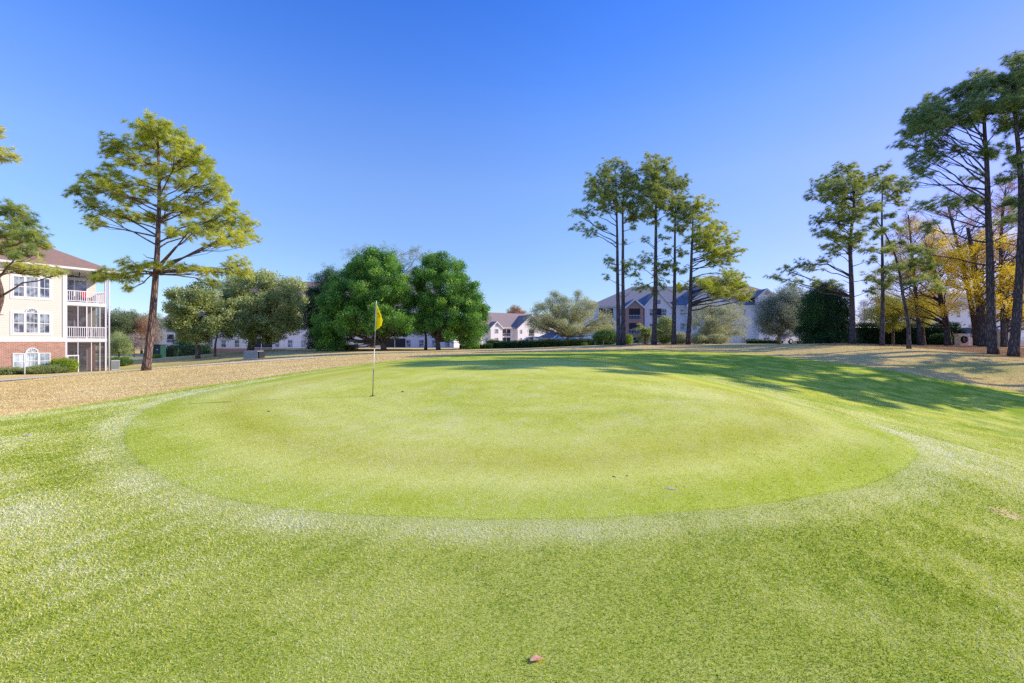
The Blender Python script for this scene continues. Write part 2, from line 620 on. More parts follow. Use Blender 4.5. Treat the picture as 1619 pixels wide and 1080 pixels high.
T_PINE = [tmpl_pine(44, s) for s in range(3)]
T_LEAF = [tmpl_leaf(22, 10 + s) for s in range(3)]
T_FINE = [tmpl_leaf(34, 20 + s, .15) for s in range(3)]
T_CYP = [tmpl_leaf(30, 40 + s, .22) for s in range(3)]
T_PLUME = [tmpl_plume(34, 30 + s) for s in range(3)]


def frames(dirs, g):
    z = dirs / np.maximum(np.linalg.norm(dirs, axis=1)[:, None], 1e-6)
    x = np.cross(z, g.normal(size=z.shape))
    x /= np.maximum(np.linalg.norm(x, axis=1)[:, None], 1e-6)
    y = np.cross(z, x)
    return np.stack([x, y, z], 1)


def foliage(name, centers, dirs, scales, tints, tmpls, mat, parent, g, origin=(0, 0, 0)):
    centers = np.asarray(centers) - np.array(origin)
    vs, ts = [], []
    grp = g.integers(0, len(tmpls), len(centers))
    fr = frames(np.asarray(dirs), g)
    for i, T in enumerate(tmpls):
        m = grp == i
        if not m.any(): continue
        tv = T.reshape(-1, 3)
        out = np.einsum('kj,njc->nkc', tv, fr[m]) * np.asarray(scales)[m][:, None, None] + centers[m][:, None, :]
        vs.append(out.reshape(-1, 3))
        tt = np.repeat(np.asarray(tints)[m], len(tv)) + np.tile(np.repeat(g.uniform(-.12, .12, len(tv) // 3), 3), m.sum())
        ts.append(tt)
    V = np.concatenate(vs)
    Tn = np.clip(np.concatenate(ts), 0, 1)
    tri = np.arange(len(V)).reshape(-1, 3)
    return np_mesh(name, V, tri, mat, parent, {'tint': Tn})


def in_poly(x, y, poly):
    c = False
    n = len(poly)
    for i in range(n):
        x1, y1 = poly[i]
        x2, y2 = poly[(i + 1) % n]
        if (y1 > y) != (y2 > y) and x < (x2 - x1) * (y - y1) / (y2 - y1) + x1: c = not c
    return c


def row_half(poly, y):
    xs = []
    n = len(poly)
    for i in range(n):
        x1, y1 = poly[i]
        x2, y2 = poly[(i + 1) % n]
        if (y1 > y) != (y2 > y): xs.append((x2 - x1) * (y - y1) / (y2 - y1) + x1)
    if len(xs) < 2: return 8, 0
    return (max(xs) - min(xs)) / 2, (max(xs) + min(xs)) / 2


def pads_from(poly, n, r, g, flat=.6, shrink=.85):
    """foliage pads inside an outline"""
    xs = [p[0] for p in poly]
    ys = [p[1] for p in poly]
    out = []
    tries = 0
    mind = r * 1.0
    while len(out) < n and tries < 6000:
        tries += 1
        if tries % 500 == 0: mind *= .85
        x, y = g.uniform(min(xs), max(xs)), g.uniform(min(ys), max(ys))
        if not in_poly(x, y, poly): continue
        if not (in_poly(x - r * .55 * shrink, y, poly) and in_poly(x + r * .55 * shrink, y, poly) and in_poly(x, y - r * .45 * shrink, poly)): continue
        hw, cx = row_half(poly, y)
        q = math.sqrt(max(0, 1 - ((x - cx) / max(hw, 1)) ** 2))
        dep = g.uniform(-1, 1) * hw * .8 * q
        if any((x - a[0]) ** 2 + (y - a[1]) ** 2 + ((dep - a[4]) * .6) ** 2 < mind ** 2 for a in out): continue
        rr = r * g.uniform(.75, 1.25)
        out.append((x, y, rr, rr * flat, dep))
    return out


def tree(name, label, cat, D, trunk, r0, pads, foli, bark, group=None, tmpl='pine', tips=22, seed=1, size=.26, per=2, limb_low=None,
         rise=.3, spread=1.0, dtint=0.0, hhk=.16, r1=.25, twigs=True, yellow=None, limbs=True, under=.0):
    """trunk: photo-space polyline from base to top, pads: (px, py, rx, ry, depth offset) in photo px at depth D"""
    g = np.random.default_rng(seed)
    s = D / F
    bx, by = PX(trunk[0][0], D), D
    bz = tz(bx, by)
    root = empty(name, (bx, by, bz), 0, label, cat, group)
    O = np.array([bx, by, bz])
    # trunk
    tp = [np.array([PX(p[0], D), D + (p[2] if len(p) > 2 else 0), PZ(p[1], D)]) for p in trunk]
    tp[0][2] = bz - .15
    fine = []
    for i in range(len(tp) - 1):
        for k in range(4):
            u = k / 4
            fine.append(tp[i] * (1 - u) + tp[i + 1] * u + g.normal(size=3) * r0 * .07)
    fine.append(tp[-1])
    fine = np.array(fine)
    for _ in range(2): fine[1:-1] = (fine[:-2] + 2 * fine[1:-1] + fine[2:]) / 4
    zt, zb = fine[-1][2], fine[0][2]
    r0 *= .8 if tmpl == 'pine' else .85
    rad = [r0 * (1 - (1 - r1) * ((p[2] - zb) / (zt - zb)) ** 1.1) for p in fine]
    rad[0] = r0 * 1.25
    if len(rad) > 1: rad[1] = max(rad[1], r0 * 1.05)
    mb = MB()
    mb.tube(fine - O, rad, 12)
    zs = fine[:, 2]
    low = PZ(limb_low, D) if limb_low else zb + (zt - zb) * .35

    def on_trunk(z):
        z = min(max(z, low), zt - .02)
        i = int(np.clip(np.searchsorted(zs, z) - 1, 0, len(zs) - 2))
        u = (z - zs[i]) / max(zs[i + 1] - zs[i], 1e-6)
        u = min(max(u, 0), 1)
        return fine[i] * (1 - u) + fine[i + 1] * u, rad[i] * (1 - u) + rad[i + 1] * u

    C, DR, SC, TI = [], [], [], []
    for pad in pads:
        px, py, rx, ry = pad[:4]
        dep = (pad[4] if len(pad) > 4 else g.uniform(-1, 1) * rx * 1.2) * s
        pt = pad[5] if len(pad) > 5 else 0.0
        d = D + dep
        c = np.array([PX(px, d), d, PZ(py, d)])
        if tmpl == 'pine': rx, ry = rx * 1.12, ry * 1.35
        rxm, rym = rx * s * spread, ry * s * spread
        hd = math.hypot(c[0] - np.interp(c[2], zs, fine[:, 0]), c[1] - D)
        a, ra = on_trunk(c[2] - rise * g.uniform(.2, 1.9) * hd - rym * .3)
        if limbs:
            mid = (a + c) / 2 + np.array([0, 0, (hd * .10) * g.uniform(-.6, 1.3)]) + g.normal(size=3) * hd * .05
            L = []
            for k in range(7):
                u = k / 6
                L.append((1 - u) ** 2 * a + 2 * u * (1 - u) * mid + u * u * c + g.normal(size=3) * .03 * hd * (0 < k < 6) * .4)
            L = np.array(L)
            rr = min(ra * .42, .018 + .010 * hd + .004 * rx * s)
            mb.tube(L - O, [rr * (1 - .75 * k / 6) for k in range(7)], 6, False)
        else:
            L = np.linspace(a, c, 7)
        n = max(3, int(tips * 1.3 * (rx * ry) / 400 * (D / 42) ** 1.2)) if tmpl == 'pine' else max(3, int(tips))
        tint_pad = g.normal() * .08
        u = g.normal(size=(n, 3))
        u /= np.linalg.norm(u, axis=1)[:, None]
        rr_ = g.uniform(.15, 1, n) ** (1 / 2.2)
        off = u * rr_[:, None] * np.array([rxm, rxm, rym])
        T = c + off
        if tmpl == 'pine': T[:, 2] += rym * .15
        ks = g.integers(3, 7, n)
        for j in range(n):
            p0 = L[ks[j]]
            if twigs and j % 2 == 0:
                m_ = (p0 + T[j]) / 2 - np.array([0, 0, .06 * np.linalg.norm(T[j] - p0)])
                mb.tube([p0 - O, m_ - O, T[j] - O], [.018, .013, .008], 3, False)
            dr = (T[j] - p0)
            dr = dr / max(np.linalg.norm(dr), .01)
            for q in range(per):
                C.append(T[j] - dr * q * size * .55 + g.normal(size=3) * size * .22)
                DR.append(dr * .6 + np.array([0, 0, .6]))
                SC.append(size * g.uniform(.7, 1.25))
                hh = off[j][2] / max(rym, .01)  # clump tops lighter, undersides darker: shading put into the tint
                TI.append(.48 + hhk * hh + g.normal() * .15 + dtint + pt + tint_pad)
    if tmpl == 'pine':
        for k in range(7):       # dead stubs on the bare trunk
            zz = low + (zt - low) * g.uniform(-.12, .5)
            i_ = int(np.clip(np.searchsorted(zs, zz) - 1, 0, len(zs) - 2))
            a = fine[i_]
            an, ll = g.uniform(0, 6.28), g.uniform(.4, 1.4)
            e1 = a + np.array([math.cos(an) * ll, math.sin(an) * ll, ll * g.uniform(-.1, .6)])
            mb.tube([a - O, (a + e1) / 2 - O + g.normal(size=3) * .06, e1 - O], [.035, .022, .01], 5, False)
    mb.build('trunk', bark, root, smooth=True)
    tm = {'pine': T_PINE, 'leaf': T_LEAF, 'fine': T_FINE, 'plume': T_PLUME, 'cyp': T_CYP}[tmpl]
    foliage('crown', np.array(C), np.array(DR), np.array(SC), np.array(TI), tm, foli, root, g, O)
    return root


def shrub(name, label, cat, D, px, py_top, py_bot, w, foli, seed=1, size=.16, n=500, group=None, depth=None, tmpl='leaf', dt=0, stem=True, gap=.2):
    """low rounded plant: ellipsoid of leaf clumps standing on the terrain"""
    g = np.random.default_rng(seed)
    s = D / F
    x = PX(px, D)
    z0 = tz(x, D)
    h = max(PZ(py_top, D) - z0, .3)
    rx = w * s / 2
    ry = depth or rx
    root = empty(name, (x, D, z0), 0, label, cat, group)
    u = g.normal(size=(n, 3))
    u /= np.linalg.norm(u, axis=1)[:, None]
    rr = g.uniform(.45, 1, n) ** .4
    lump = 1 + .12 * np.sin(u[:, 0] * 7 + seed) * np.cos(u[:, 1] * 6 + seed * 2) + .08 * np.sin(u[:, 2] * 11)
    P = u * (rr * lump)[:, None] * np.array([rx, ry, h * .5]) + np.array([0, 0, h * .5])
    keep = P[:, 2] > .02
    P, u = P[keep], u[keep]
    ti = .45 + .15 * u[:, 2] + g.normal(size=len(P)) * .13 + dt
    tm = {'leaf': T_LEAF, 'fine': T_FINE, 'plume': T_PLUME}[tmpl]
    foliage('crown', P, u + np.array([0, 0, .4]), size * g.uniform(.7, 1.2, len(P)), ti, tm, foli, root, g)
    if stem:
        mb = MB()
        for k in range(5):
            a = g.uniform(0, 6.28)
            mb.tube([(0, 0, -.05), (math.cos(a) * rx * .25, math.sin(a) * ry * .25, h * .3), (math.cos(a) * rx * .5, math.sin(a) * ry * .5, h * .7)], [.04, .03, .015], 5)
        mb.build('stem', M['bark_grey'], root, True)
    return root


def hedge(name, label, D0, D1, px0, px1, h, thick, foli, seed=1, size=.16, dens=28, group=None):
    g = np.random.default_rng(seed)
    a = np.array([PX(px0, D0), D0])
    b = np.array([PX(px1, D1), D1])
    L = np.linalg.norm(b - a)
    dx = (b - a) / L
    nx = np.array([-dx[1], dx[0]])
    o = (a + b) / 2
    oz = tz(*o)
    root = empty(name, (o[0], o[1], oz), 0, label, 'hedge', group)
    n = int(L * (h * 2 + thick) * dens)
    u = g.uniform(0, L, n)
    side = g.uniform(0, h * 2 + thick, n)
    y = np.where(side < h, -thick / 2, np.where(side < h + thick, side - h - thick / 2, thick / 2))
    z = np.where(side < h, side, np.where(side < h + thick, h, side - h - thick))
    y = y + g.normal(size=n) * .05
    z = z + g.normal(size=n) * .04 + .05 * np.sin(u * 1.7) * (z / h)
    P = a[None] + dx[None] * u[:, None] + nx[None] * y[:, None]
    G = terrain(P[:, 0], P[:, 1])
    P3 = np.c_[P, G + np.maximum(z, .03)]
    dr = np.c_[nx[0] * y, nx[1] * y, (z - h / 2)] + np.array([0, 0, .3])
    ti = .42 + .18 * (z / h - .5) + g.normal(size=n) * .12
    O = np.array([o[0], o[1], oz])
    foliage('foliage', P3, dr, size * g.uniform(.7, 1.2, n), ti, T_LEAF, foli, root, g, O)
    mb = MB()
    k = max(2, int(L / 2))
    for i in range(k):     # dark filler core, the hedge's inner shade put into its colour
        p = a + dx * (L * (i + .5) / k)
        q0 = a + dx * (L * i / k)
        q1 = a + dx * (L * (i + 1) / k)
        zz = tz(*p)
        w = nx * thick * .36
        pts = [(q0 - w), (q1 - w), (q1 + w), (q0 + w)]
        mb.prism([(q[0] - o[0], q[1] - o[1], zz - oz - .1) for q in pts], (0, 0, h * .86 + .1))
    mb.build('stem', M['holly_core'], root)  # solid dark filler block rather than stems
    return root


M['holly_core'] = plain('hedge_interior', (.015, .03, .01), .9, .3, 3)

# ------------------------------------------------------------------ ground sheets
xs = np.concatenate([[-1500, -900, -500, -300, -200, -150, -120], np.arange(-100, -50, 3), np.arange(-50, 50, .6), np.arange(50, 100, 3), [110, 130, 160, 220, 350, 600, 1000, 1500]])
ys = np.concatenate([[-300, -120, -60, -40], np.arange(-30, 60, .6), np.arange(60, 130, 2), [140, 160, 200, 260, 350, 500, 800, 1200, 1800, 2500]])
GX, GY = np.meshgrid(xs, ys)
GZ = terrain(GX, GY)
nx_, ny_ = len(xs), len(ys)
idx = np.arange(nx_ * ny_).reshape(ny_, nx_)
quads = np.stack([idx[:-1, :-1], idx[:-1, 1:], idx[1:, 1:], idx[1:, :-1]], -1).reshape(-1, 4)


def ell(cx, cy, rx, ry, a=0):
    c, s_ = math.cos(a), math.sin(a)
    u = ((GX - cx) * c + (GY - cy) * s_) / rx
    w = (-(GX - cx) * s_ + (GY - cy) * c) / ry
    return np.clip(1.5 - np.sqrt(u * u + w * w), 0, 1)


bedm = np.zeros_like(GX)
for (px, D, rx, ry) in [(1030, 42.5, 5, 2.0), (1390, 35.5, 5.5, 2.2), (1470, 35, 6, 4), (1590, 32, 7, 3.2), (1700, 30, 8, 5), (1560, 42, 16, 6), (1360, 44, 14, 5),
                        (1215, 52, 5, 2.5), (600, 51, 5, 2.6), (693, 53, 4, 2.2), (510, 56, 4, 2), (560, 74, 22, 1.5)]:
    bedm = np.maximum(bedm, ell(PX(px, D), D, rx, ry))
grm = np.zeros_like(GX)
for (px, D, rx, ry) in [(1530, 25, 4, 1.5), (300, 40, 12, 6), (150, 70, 30, 15), (1000, 80, 60, 20)]:
    grm = np.maximum(grm, ell(PX(px, D), D, rx, ry) * .8)
tag(np_mesh('ground', np.stack([GX.ravel(), GY.ravel(), GZ.ravel()], 1), None, M['ground'], None, {'bed': bedm.ravel(), 'greenish': grm.ravel()}, True, quads), kind='structure')

CEN = np.array([0.3, 10.5])


def polar_boundary(pts, n=360, sm=2):
    pts = np.array(pts)
    rel = pts - CEN
    ang = np.arctan2(rel[:, 1], rel[:, 0])
    rad = np.linalg.norm(rel, axis=1)
    o = np.argsort(ang)
    ang, rad = ang[o], rad[o]
    A = np.r_[ang[-1] - 2 * math.pi, ang, ang[0] + 2 * math.pi]
    Rr = np.r_[rad[-1], rad, rad[0]]
    th = np.linspace(-math.pi, math.pi, n, endpoint=False)
    # interpolate 1/r along straight chords
    r = np.interp(th, A, Rr)
    for _ in range(sm):
        r = (np.roll(r, 1) + 2 * r + np.roll(r, -1)) / 4
    return th, r


green_px = [(195, 690), (205, 716), (245, 750), (330, 785), (450, 808), (600, 820), (720, 825), (810, 826), (900, 825), (1000, 821), (1150, 808), (1300, 785),
            (1400, 758), (1450, 730), (1452, 712), (1425, 695), (1370, 672), (1300, 650), (1200, 622), (1130, 605), (1075, 590), (1030, 577), (980, 571),
            (900, 568), (800, 567), (700, 570), (600, 577), (520, 587), (430, 601), (330, 619), (260, 636), (220, 657), (200, 675)]
gpts = [hit(*p) for p in green_px]
gth, gr_ = polar_boundary(gpts, 360, 5)
apron_px = [(0, 660), (150, 638), (300, 613), (400, 600), (500, 585), (580, 576), (640, 569), (720, 563), (800, 559), (900, 556), (1000, 554.5), (1090, 556), (1180, 559), (1250, 566), (1315, 573),
            (1370, 581), (1424, 590), (1532, 609), (1619, 620)]
apts = [hit(*p) for p in apron_px] + [(20, 12), (22, 5), (22, -4), (17, -11), (5, -15), (-8, -14), (-15, -7), (-16, 1), (-14.5, 6.5)]
ath, ar_ = polar_boundary(apts, 360, 2)


def sheet(name, th, r, rings, mat, lift, attrs, wob=0):
    fr = np.linspace(0, 1, rings + 1)[1:]
    if wob:
        r = r + wob * np.sin(th * 37) * .5 + wob * np.sin(th * 91 + 1) * .4
    rr = fr[:, None] * r[None]
    X_ = CEN[0] + rr * np.cos(th)[None]
    Y_ = CEN[1] + rr * np.sin(th)[None]
    X_ = np.r_[CEN[0], X_.ravel()]
    Y_ = np.r_[CEN[1], Y_.ravel()]
    Z_ = terrain(X_, Y_) + (lift(np.r_[0, np.repeat(fr, len(th))] * 1.0) if callable(lift) else lift)
    n = len(th)
    V = np.stack([X_, Y_, Z_], 1)
    q = []
    base = 1 + np.arange(rings)[:, None] * n + np.arange(n)[None]
    a = base[:-1]
    b = base[1:]
    Q = np.stack([a, b, np.roll(b, -1, 1), np.roll(a, -1, 1)], -1).reshape(-1, 4)
    tri = [(0, 1 + i, 1 + (i + 1) % n) for i in range(n)]
    # skirt so that the edge is not seen floating
    me_q = np.concatenate([Q, np.array([(x[0], x[1], x[2], x[2]) for x in tri])[:0].reshape(0, 4).astype(int)])
    me = bpy.data.meshes.new(name)
    me.from_pydata(V.tolist(), [], Q.tolist() + tri)
    me.update()
    me.polygons.foreach_set('use_smooth', [True] * len(me.polygons))
    for k, f in attrs.items():
        at_ = me.attributes.new(k, 'FLOAT', 'POINT')
        at_.data.foreach_set('value', np.asarray(f(X_, Y_), dtype=np.float32))
    me.materials.append(mat)
    o = bpy.data.objects.new(name, me)
    COL.objects.link(o)
    tag(o, kind='structure')
    return o


def green_edge(x, y):
    """signed distance to green outline, + outside"""
    x = np.asarray(x)
    y = np.asarray(y)
    P = np.stack([CEN[0] + gr_ * np.cos(gth), CEN[1] + gr_ * np.sin(gth)], 1)
    out = np.empty(len(x))
    for s in range(0, len(x), 20000):
        d = np.sqrt(((x[s:s + 20000, None] - P[None, :, 0]) ** 2 + (y[s:s + 20000, None] - P[None, :, 1]) ** 2)).min(1)
        out[s:s + 20000] = d
    r = np.hypot(x - CEN[0], y - CEN[1])
    rb = np.interp(np.arctan2(y - CEN[1], x - CEN[0]), np.r_[gth, math.pi], np.r_[gr_, gr_[0]])
    return np.where(r > rb, out, -out)


sheet('fairway_grass', ath, ar_, 90, M['apron'], .012, {'edge': lambda x, y: green_edge(x, y), 'front': lambda x, y: np.clip((20 - y - np.maximum(x - 5, 0) * .55) / 6, 0, 1)}, .12)
sheet('putting_green', gth, gr_ * 1.02, 80, M['green'], lambda q: np.where(q > .985, .008, np.where(q > .955, .0135, .016)), {'edge': lambda x, y: -green_edge(x, y)}, .02)


def strip(name, centre, width, mat, lift):
    pts = np.array(centre, float)
    out = []
    for i in range(len(pts) - 1):
        L = np.linalg.norm(pts[i + 1] - pts[i])
        for k in np.linspace(0, 1, max(2, int(L / .7)), endpoint=False): out.append(pts[i] * (1 - k) + pts[i + 1] * k)
    out.append(pts[-1])
    out = np.array(out)
    for _ in range(6): out[1:-1] = (out[:-2] + 2 * out[1:-1] + out[2:]) / 4
    d = np.gradient(out, axis=0)
    d /= np.linalg.norm(d, axis=1)[:, None]
    nrm = np.stack([-d[:, 1], d[:, 0]], 1)
    rows = [out + nrm * width * w for w in (-.5, -.25, 0, .25, .5)]
    V = np.concatenate(rows)
    Z = terrain(V[:, 0], V[:, 1]) + lift
    n = len(out)
    Q = []
    for k in range(4):
        for i in range(n - 1): Q.append((k * n + i, k * n + i + 1, (k + 1) * n + i + 1, (k + 1) * n + i))
    o = np_mesh(name, np.c_[V, Z], None, mat, None, None, True, np.array(Q)[:, ::-1])
    return tag(o, kind='structure')


pp = [(-34, 17)] + [hit(*p, dmin=14) for p in [(0, 603), (60, 597), (120, 592.5), (180, 588), (225, 585), (290, 580), (350, 576), (420, 571), (500, 566)]]
strip('path', pp, 2.3, M['path'], .03)
strip('parking_lot', [(-20, 84), (10, 80), (36, 76), (60, 70)], 22, M['asphalt'], .03)
strip('road', [(-75, 62), (-52, 66), (-40, 76), (-38, 100)], 6, M['path'], .03)

# ------------------------------------------------------------------ grass blades near the camera
def blades(name, n, yr, hgt, wid, seed, dens_pow=1.2, label=None, inside=False, dt=0.0):
    g = np.random.default_rng(seed)
    k = int(n * 2.8)
    u = g.uniform(0, 1, k)
    y0, y1 = yr
    y = y0 * (y1 / y0) ** u if dens_pow else y0 + (y1 - y0) * u
    x = g.uniform(-1.3, 1.3, k) * (y + (.5 if inside else 3.2))
    e = green_edge(x, y)
    ra = np.hypot(x - CEN[0], y - CEN[1])
    rb = np.interp(np.arctan2(y - CEN[1], x - CEN[0]), np.r_[ath, math.pi], np.r_[ar_, ar_[0]])
    ok = ((e > -.05 * g.uniform(0, 1, k) ** 2) if not inside else (e < -.0)) & (ra < rb)
    x, y, e = x[ok][:n], y[ok][:n], e[ok][:n]
    z = terrain(x, y) + np.where(e < 0, .016, .012)
    m = len(x)
    dist = np.hypot(x, y)
    sc = np.clip(dist / 3.0, .8, 3.0)
    h = hgt * g.uniform(.5, 1.2, m) * np.clip(sc, .8, 1.35) * (np.clip(.45 + e * 2.5, .45, 1) if not inside else 1)
    w = wid * g.uniform(.6, 1.2, m) * sc
    a = g.uniform(0, 2 * math.pi, m)
    lean = g.uniform(.4, 2.2, m)
    b = g.uniform(0, 2 * math.pi, m)
    dx, dy = np.cos(a) * w, np.sin(a) * w
    base = np.stack([x, y, z], 1)
    V = np.stack([base - np.stack([dx, dy, 0 * dx], 1), base + np.stack([dx, dy, 0 * dx], 1),
                  base + np.stack([np.cos(b) * lean * h, np.sin(b) * lean * h, h], 1)], 1).reshape(-1, 3)
    # patchy tint
    def vn(sc_, sd):
        gg = np.random.default_rng(sd)
        ph = gg.uniform(0, 6.28, (6, 2))
        di = gg.uniform(0, 6.28, 6)
        fr_ = sc_ * gg.uniform(.6, 1.6, 6)
        return sum(np.sin((x * np.cos(di[i]) + y * np.sin(di[i])) * fr_[i] + ph[i, 0]) for i in range(6)) / 6
    ring = np.exp(-((e - .45) / .45) ** 2) * np.clip((14 - y) / 6, 0, 1)
    tint = np.clip(.58 + .38 * vn(1.0, 1) + .30 * vn(3.3, 2) + .18 * vn(11, 3) + .14 * vn(28, 4), .3, .92) + g.normal(size=m) * .23 + .30 * np.exp(-((e - .26) / .20) ** 2) * np.clip((14 - y) / 6, 0, 1) * .7 + dt + .02
    tri = np.arange(len(V)).reshape(-1, 3)
    o = np_mesh(name, V, tri, M['blade'], None, {'tint': np.repeat(np.clip(tint, 0, 1), 3)})
    return tag(o, label, 'grass', kind='stuff')


blades('grass', 1500000, (.9, 17), .0105, .0023, 5, label='short mown green grass blades around the putting green')

blades('fine_turf', 330000, (3.6, 13), .0042, .0022, 6, label='very fine clipped turf of the putting green', inside=True, dt=.06)

t = NT('straw_blade')
a = t.attr('tint')
c = t.ramp(a, [(0, (.56, .41, .15)), (.35, (.74, .56, .23)), (.6, (.86, .67, .31)), (1, (.97, .83, .50))])
d = t.n('ShaderNodeBsdfDiffuse')
t.l(c, d.inputs[0])
t.l(d.outputs[0], t.out.inputs[0])
M['tan_blade'] = t.m
g = np.random.default_rng(77)
k = 800000
y = 7.5 * (38 / 7.5) ** g.uniform(0, 1, k)
x = g.uniform(-1.3, 1.3, k) * (y + 2)
rb = np.interp(np.arctan2(y - CEN[1], x - CEN[0]), np.r_[ath, math.pi], np.r_[ar_, ar_[0]])
ok = (np.hypot(x - CEN[0], y - CEN[1]) > rb - .7 * g.uniform(0, 1, k) ** 3)
# keep off the path and out of the buildings
pts_ = np.array(pp)
dpath = np.full(k, 99.0)
for i_ in range(len(pts_) - 1):
    a_, b_ = pts_[i_], pts_[i_ + 1]
    u_ = np.clip(((x - a_[0]) * (b_ - a_)[0] + (y - a_[1]) * (b_ - a_)[1]) / ((b_ - a_) ** 2).sum(), 0, 1)
    dpath = np.minimum(dpath, np.hypot(x - a_[0] - u_ * (b_ - a_)[0], y - a_[1] - u_ * (b_ - a_)[1]))
ok &= (dpath > 1.2) & ~((x < -30) & (y > 20))
x, y = x[ok][:380000], y[ok][:380000]
m = len(x)
z = terrain(x, y) + .004
dist = np.hypot(x, y)
sc_ = np.clip(dist / 5, 1.2, 5)
h = .016 * g.uniform(.4, 1.3, m) * np.clip(sc_ * .5, 1, 2)
w_ = .0016 * sc_ * g.uniform(.6, 1.3, m)
a_, b_, le = g.uniform(0, 6.28, m), g.uniform(0, 6.28, m), g.uniform(.5, 2.5, m)
B = np.stack([x, y, z], 1)
S_ = np.stack([np.cos(a_) * w_, np.sin(a_) * w_, 0 * w_], 1)
V = np.stack([B - S_, B + S_, B + np.stack([np.cos(b_) * le * h, np.sin(b_) * le * h, h], 1)], 1).reshape(-1, 3)
pt_ = .5 + .16 * np.sin(x * .9 + 2 * np.sin(y * .5)) * np.sin(y * 1.3) + .12 * np.sin(x * 3.1 + y * 2.3) * np.cos(y * 4.7 - x) + g.normal(size=m) * .2
tag(np_mesh('dry_grass', V, np.arange(len(V)).reshape(-1, 3), M['tan_blade'], None, {'tint': np.repeat(np.clip(pt_, 0, 1), 3)}), 'dormant straw coloured grass of the outer lawn', 'grass', kind='stuff')

# ------------------------------------------------------------------ flag
fx, fy = hit(589, 628)
fz = tz(fx, fy) + .02
fd = fy
Hf = (628 - 478) * fd / F
root = empty('golf_flag', (fx, fy, fz), 0, 'yellow golf flag hanging limp from a thin pole in the hole', 'golf flag')
lean = 6 * fd / F / Hf
stripes = [(.0, .28, 'pole_dark'), (.28, .50, 'pole_light'), (.50, .68, 'pole_dark'), (.68, 1.0, 'pole_light')]
M['pole_light'] = plain('pole_white', (.8, .8, .82), .4, .05, 3)
M['pole_dark'] = plain('pole_dark_band', (.16, .14, .16), .4, .05, 3)
for a, b, mm in stripes:
    MB().tube([(lean * Hf * a, 0, Hf * a - (.1 if a == 0 else 0)), (lean * Hf * b, 0, Hf * b)], .0105 - .0025 * a, 10).build('pole_section', M[mm], root, True)
t = NT('flag_cloth')
v = t.coord('Object')
n = t.noise(30, 4, .6, v)
c = t.mix(n, (.93, .74, .01), (1.0, .88, .03))
d = t.n('ShaderNodeBsdfDiffuse')
t.l(c, d.inputs[0])
tr = t.n('ShaderNodeBsdfTranslucent')
t.l(c, tr.inputs[0])
mx = t.n('ShaderNodeMixShader')
mx.inputs[0].default_value = .5
t.l(d.outputs[0], mx.inputs[1])
t.l(tr.outputs[0], mx.inputs[2])
t.l(mx.outputs[0], t.out.inputs[0])
M['flag'] = t.m
s = fd / F
# hanging flag: vertical folds, outline narrow at top and widening downwards
nu, nv = 18, 26
V, Fq = [], []
for j in range(nv + 1):
    q = j / nv
    zc = Hf * .997 - q * 40 * s
    wmax = np.interp(q, [0, .1, .5, .75, 1], [.8, 3.2, 8, 10.5, 8.0]) * s
    for i in range(nu + 1):
        u = i / nu
        x = lean * Hf + (u * wmax) - .2 * s * q
        y = .035 * math.sin(u * 11 + q * 1.5) * (u ** .5) * (0.3 + q)
        drop = (u ** 1.3) * np.interp(q, [0, .3, 1], [9, 3, -1]) * s - (1 - u) * np.interp(q, [.7, 1], [0, -5]) * s * (q > .7)
        V.append((x, y, zc - drop))
for j in range(nv):
    for i in range(nu):
        a = j * (nu + 1) + i
        Fq.append((a, a + 1, a + nu + 2, a + nu + 1))
mb = MB()
mb.v, mb.f = V, Fq
cloth = mb.build('flag', M['flag'], root, True)
# worn dark print on the cloth, broken by the folds
M['print'] = plain('flag_print', (.30, .22, .02), .8, .3, 30)
mb = MB()
for (q, u0, u1) in [(.44, .4, .7), (.48, .4, .5), (.52, .4, .7), (.56, .6, .7), (.60, .4, .7)]:
    j = int(q * nv)
    for i in range(int(u0 * nu), int(u1 * nu)):
        a = Vector(V[j * (nu + 1) + i])
        b = Vector(V[j * (nu + 1) + i + 1])
        off = Vector((0, -.004, 0))
        mb.poly([a + off, b + off, b + off + Vector((0, 0, -.024)), a + off + Vector((0, 0, -.024))])
mb.build('print', M['print'], cloth)
o = MB()
for k in range(24):
    a0, a1 = 2 * math.pi * k / 24, 2 * math.pi * (k + 1) / 24
    o.poly([(.054 * math.cos(a0), .054 * math.sin(a0), 0), (.054 * math.cos(a1), .054 * math.sin(a1), 0), (0, 0, 0)])
hole = o.build('golf_hole', M['dark'])
hole.location = (fx, fy, tz(fx, fy) + .0235)
tag(hole, 'dark cup hole in the green around the flagpole base', 'hole')

# fallen leaves
M['leaf_pink'] = plain('fallen_leaf_pink', (.82, .42, .28), .6, .25, 30)
M['leaf_tan'] = plain('fallen_leaf_tan', (.66, .55, .4), .6, .25, 30)
M['leaf_dark'] = plain('fallen_leaf_dark', (.1, .07, .04), .8, .2, 20)


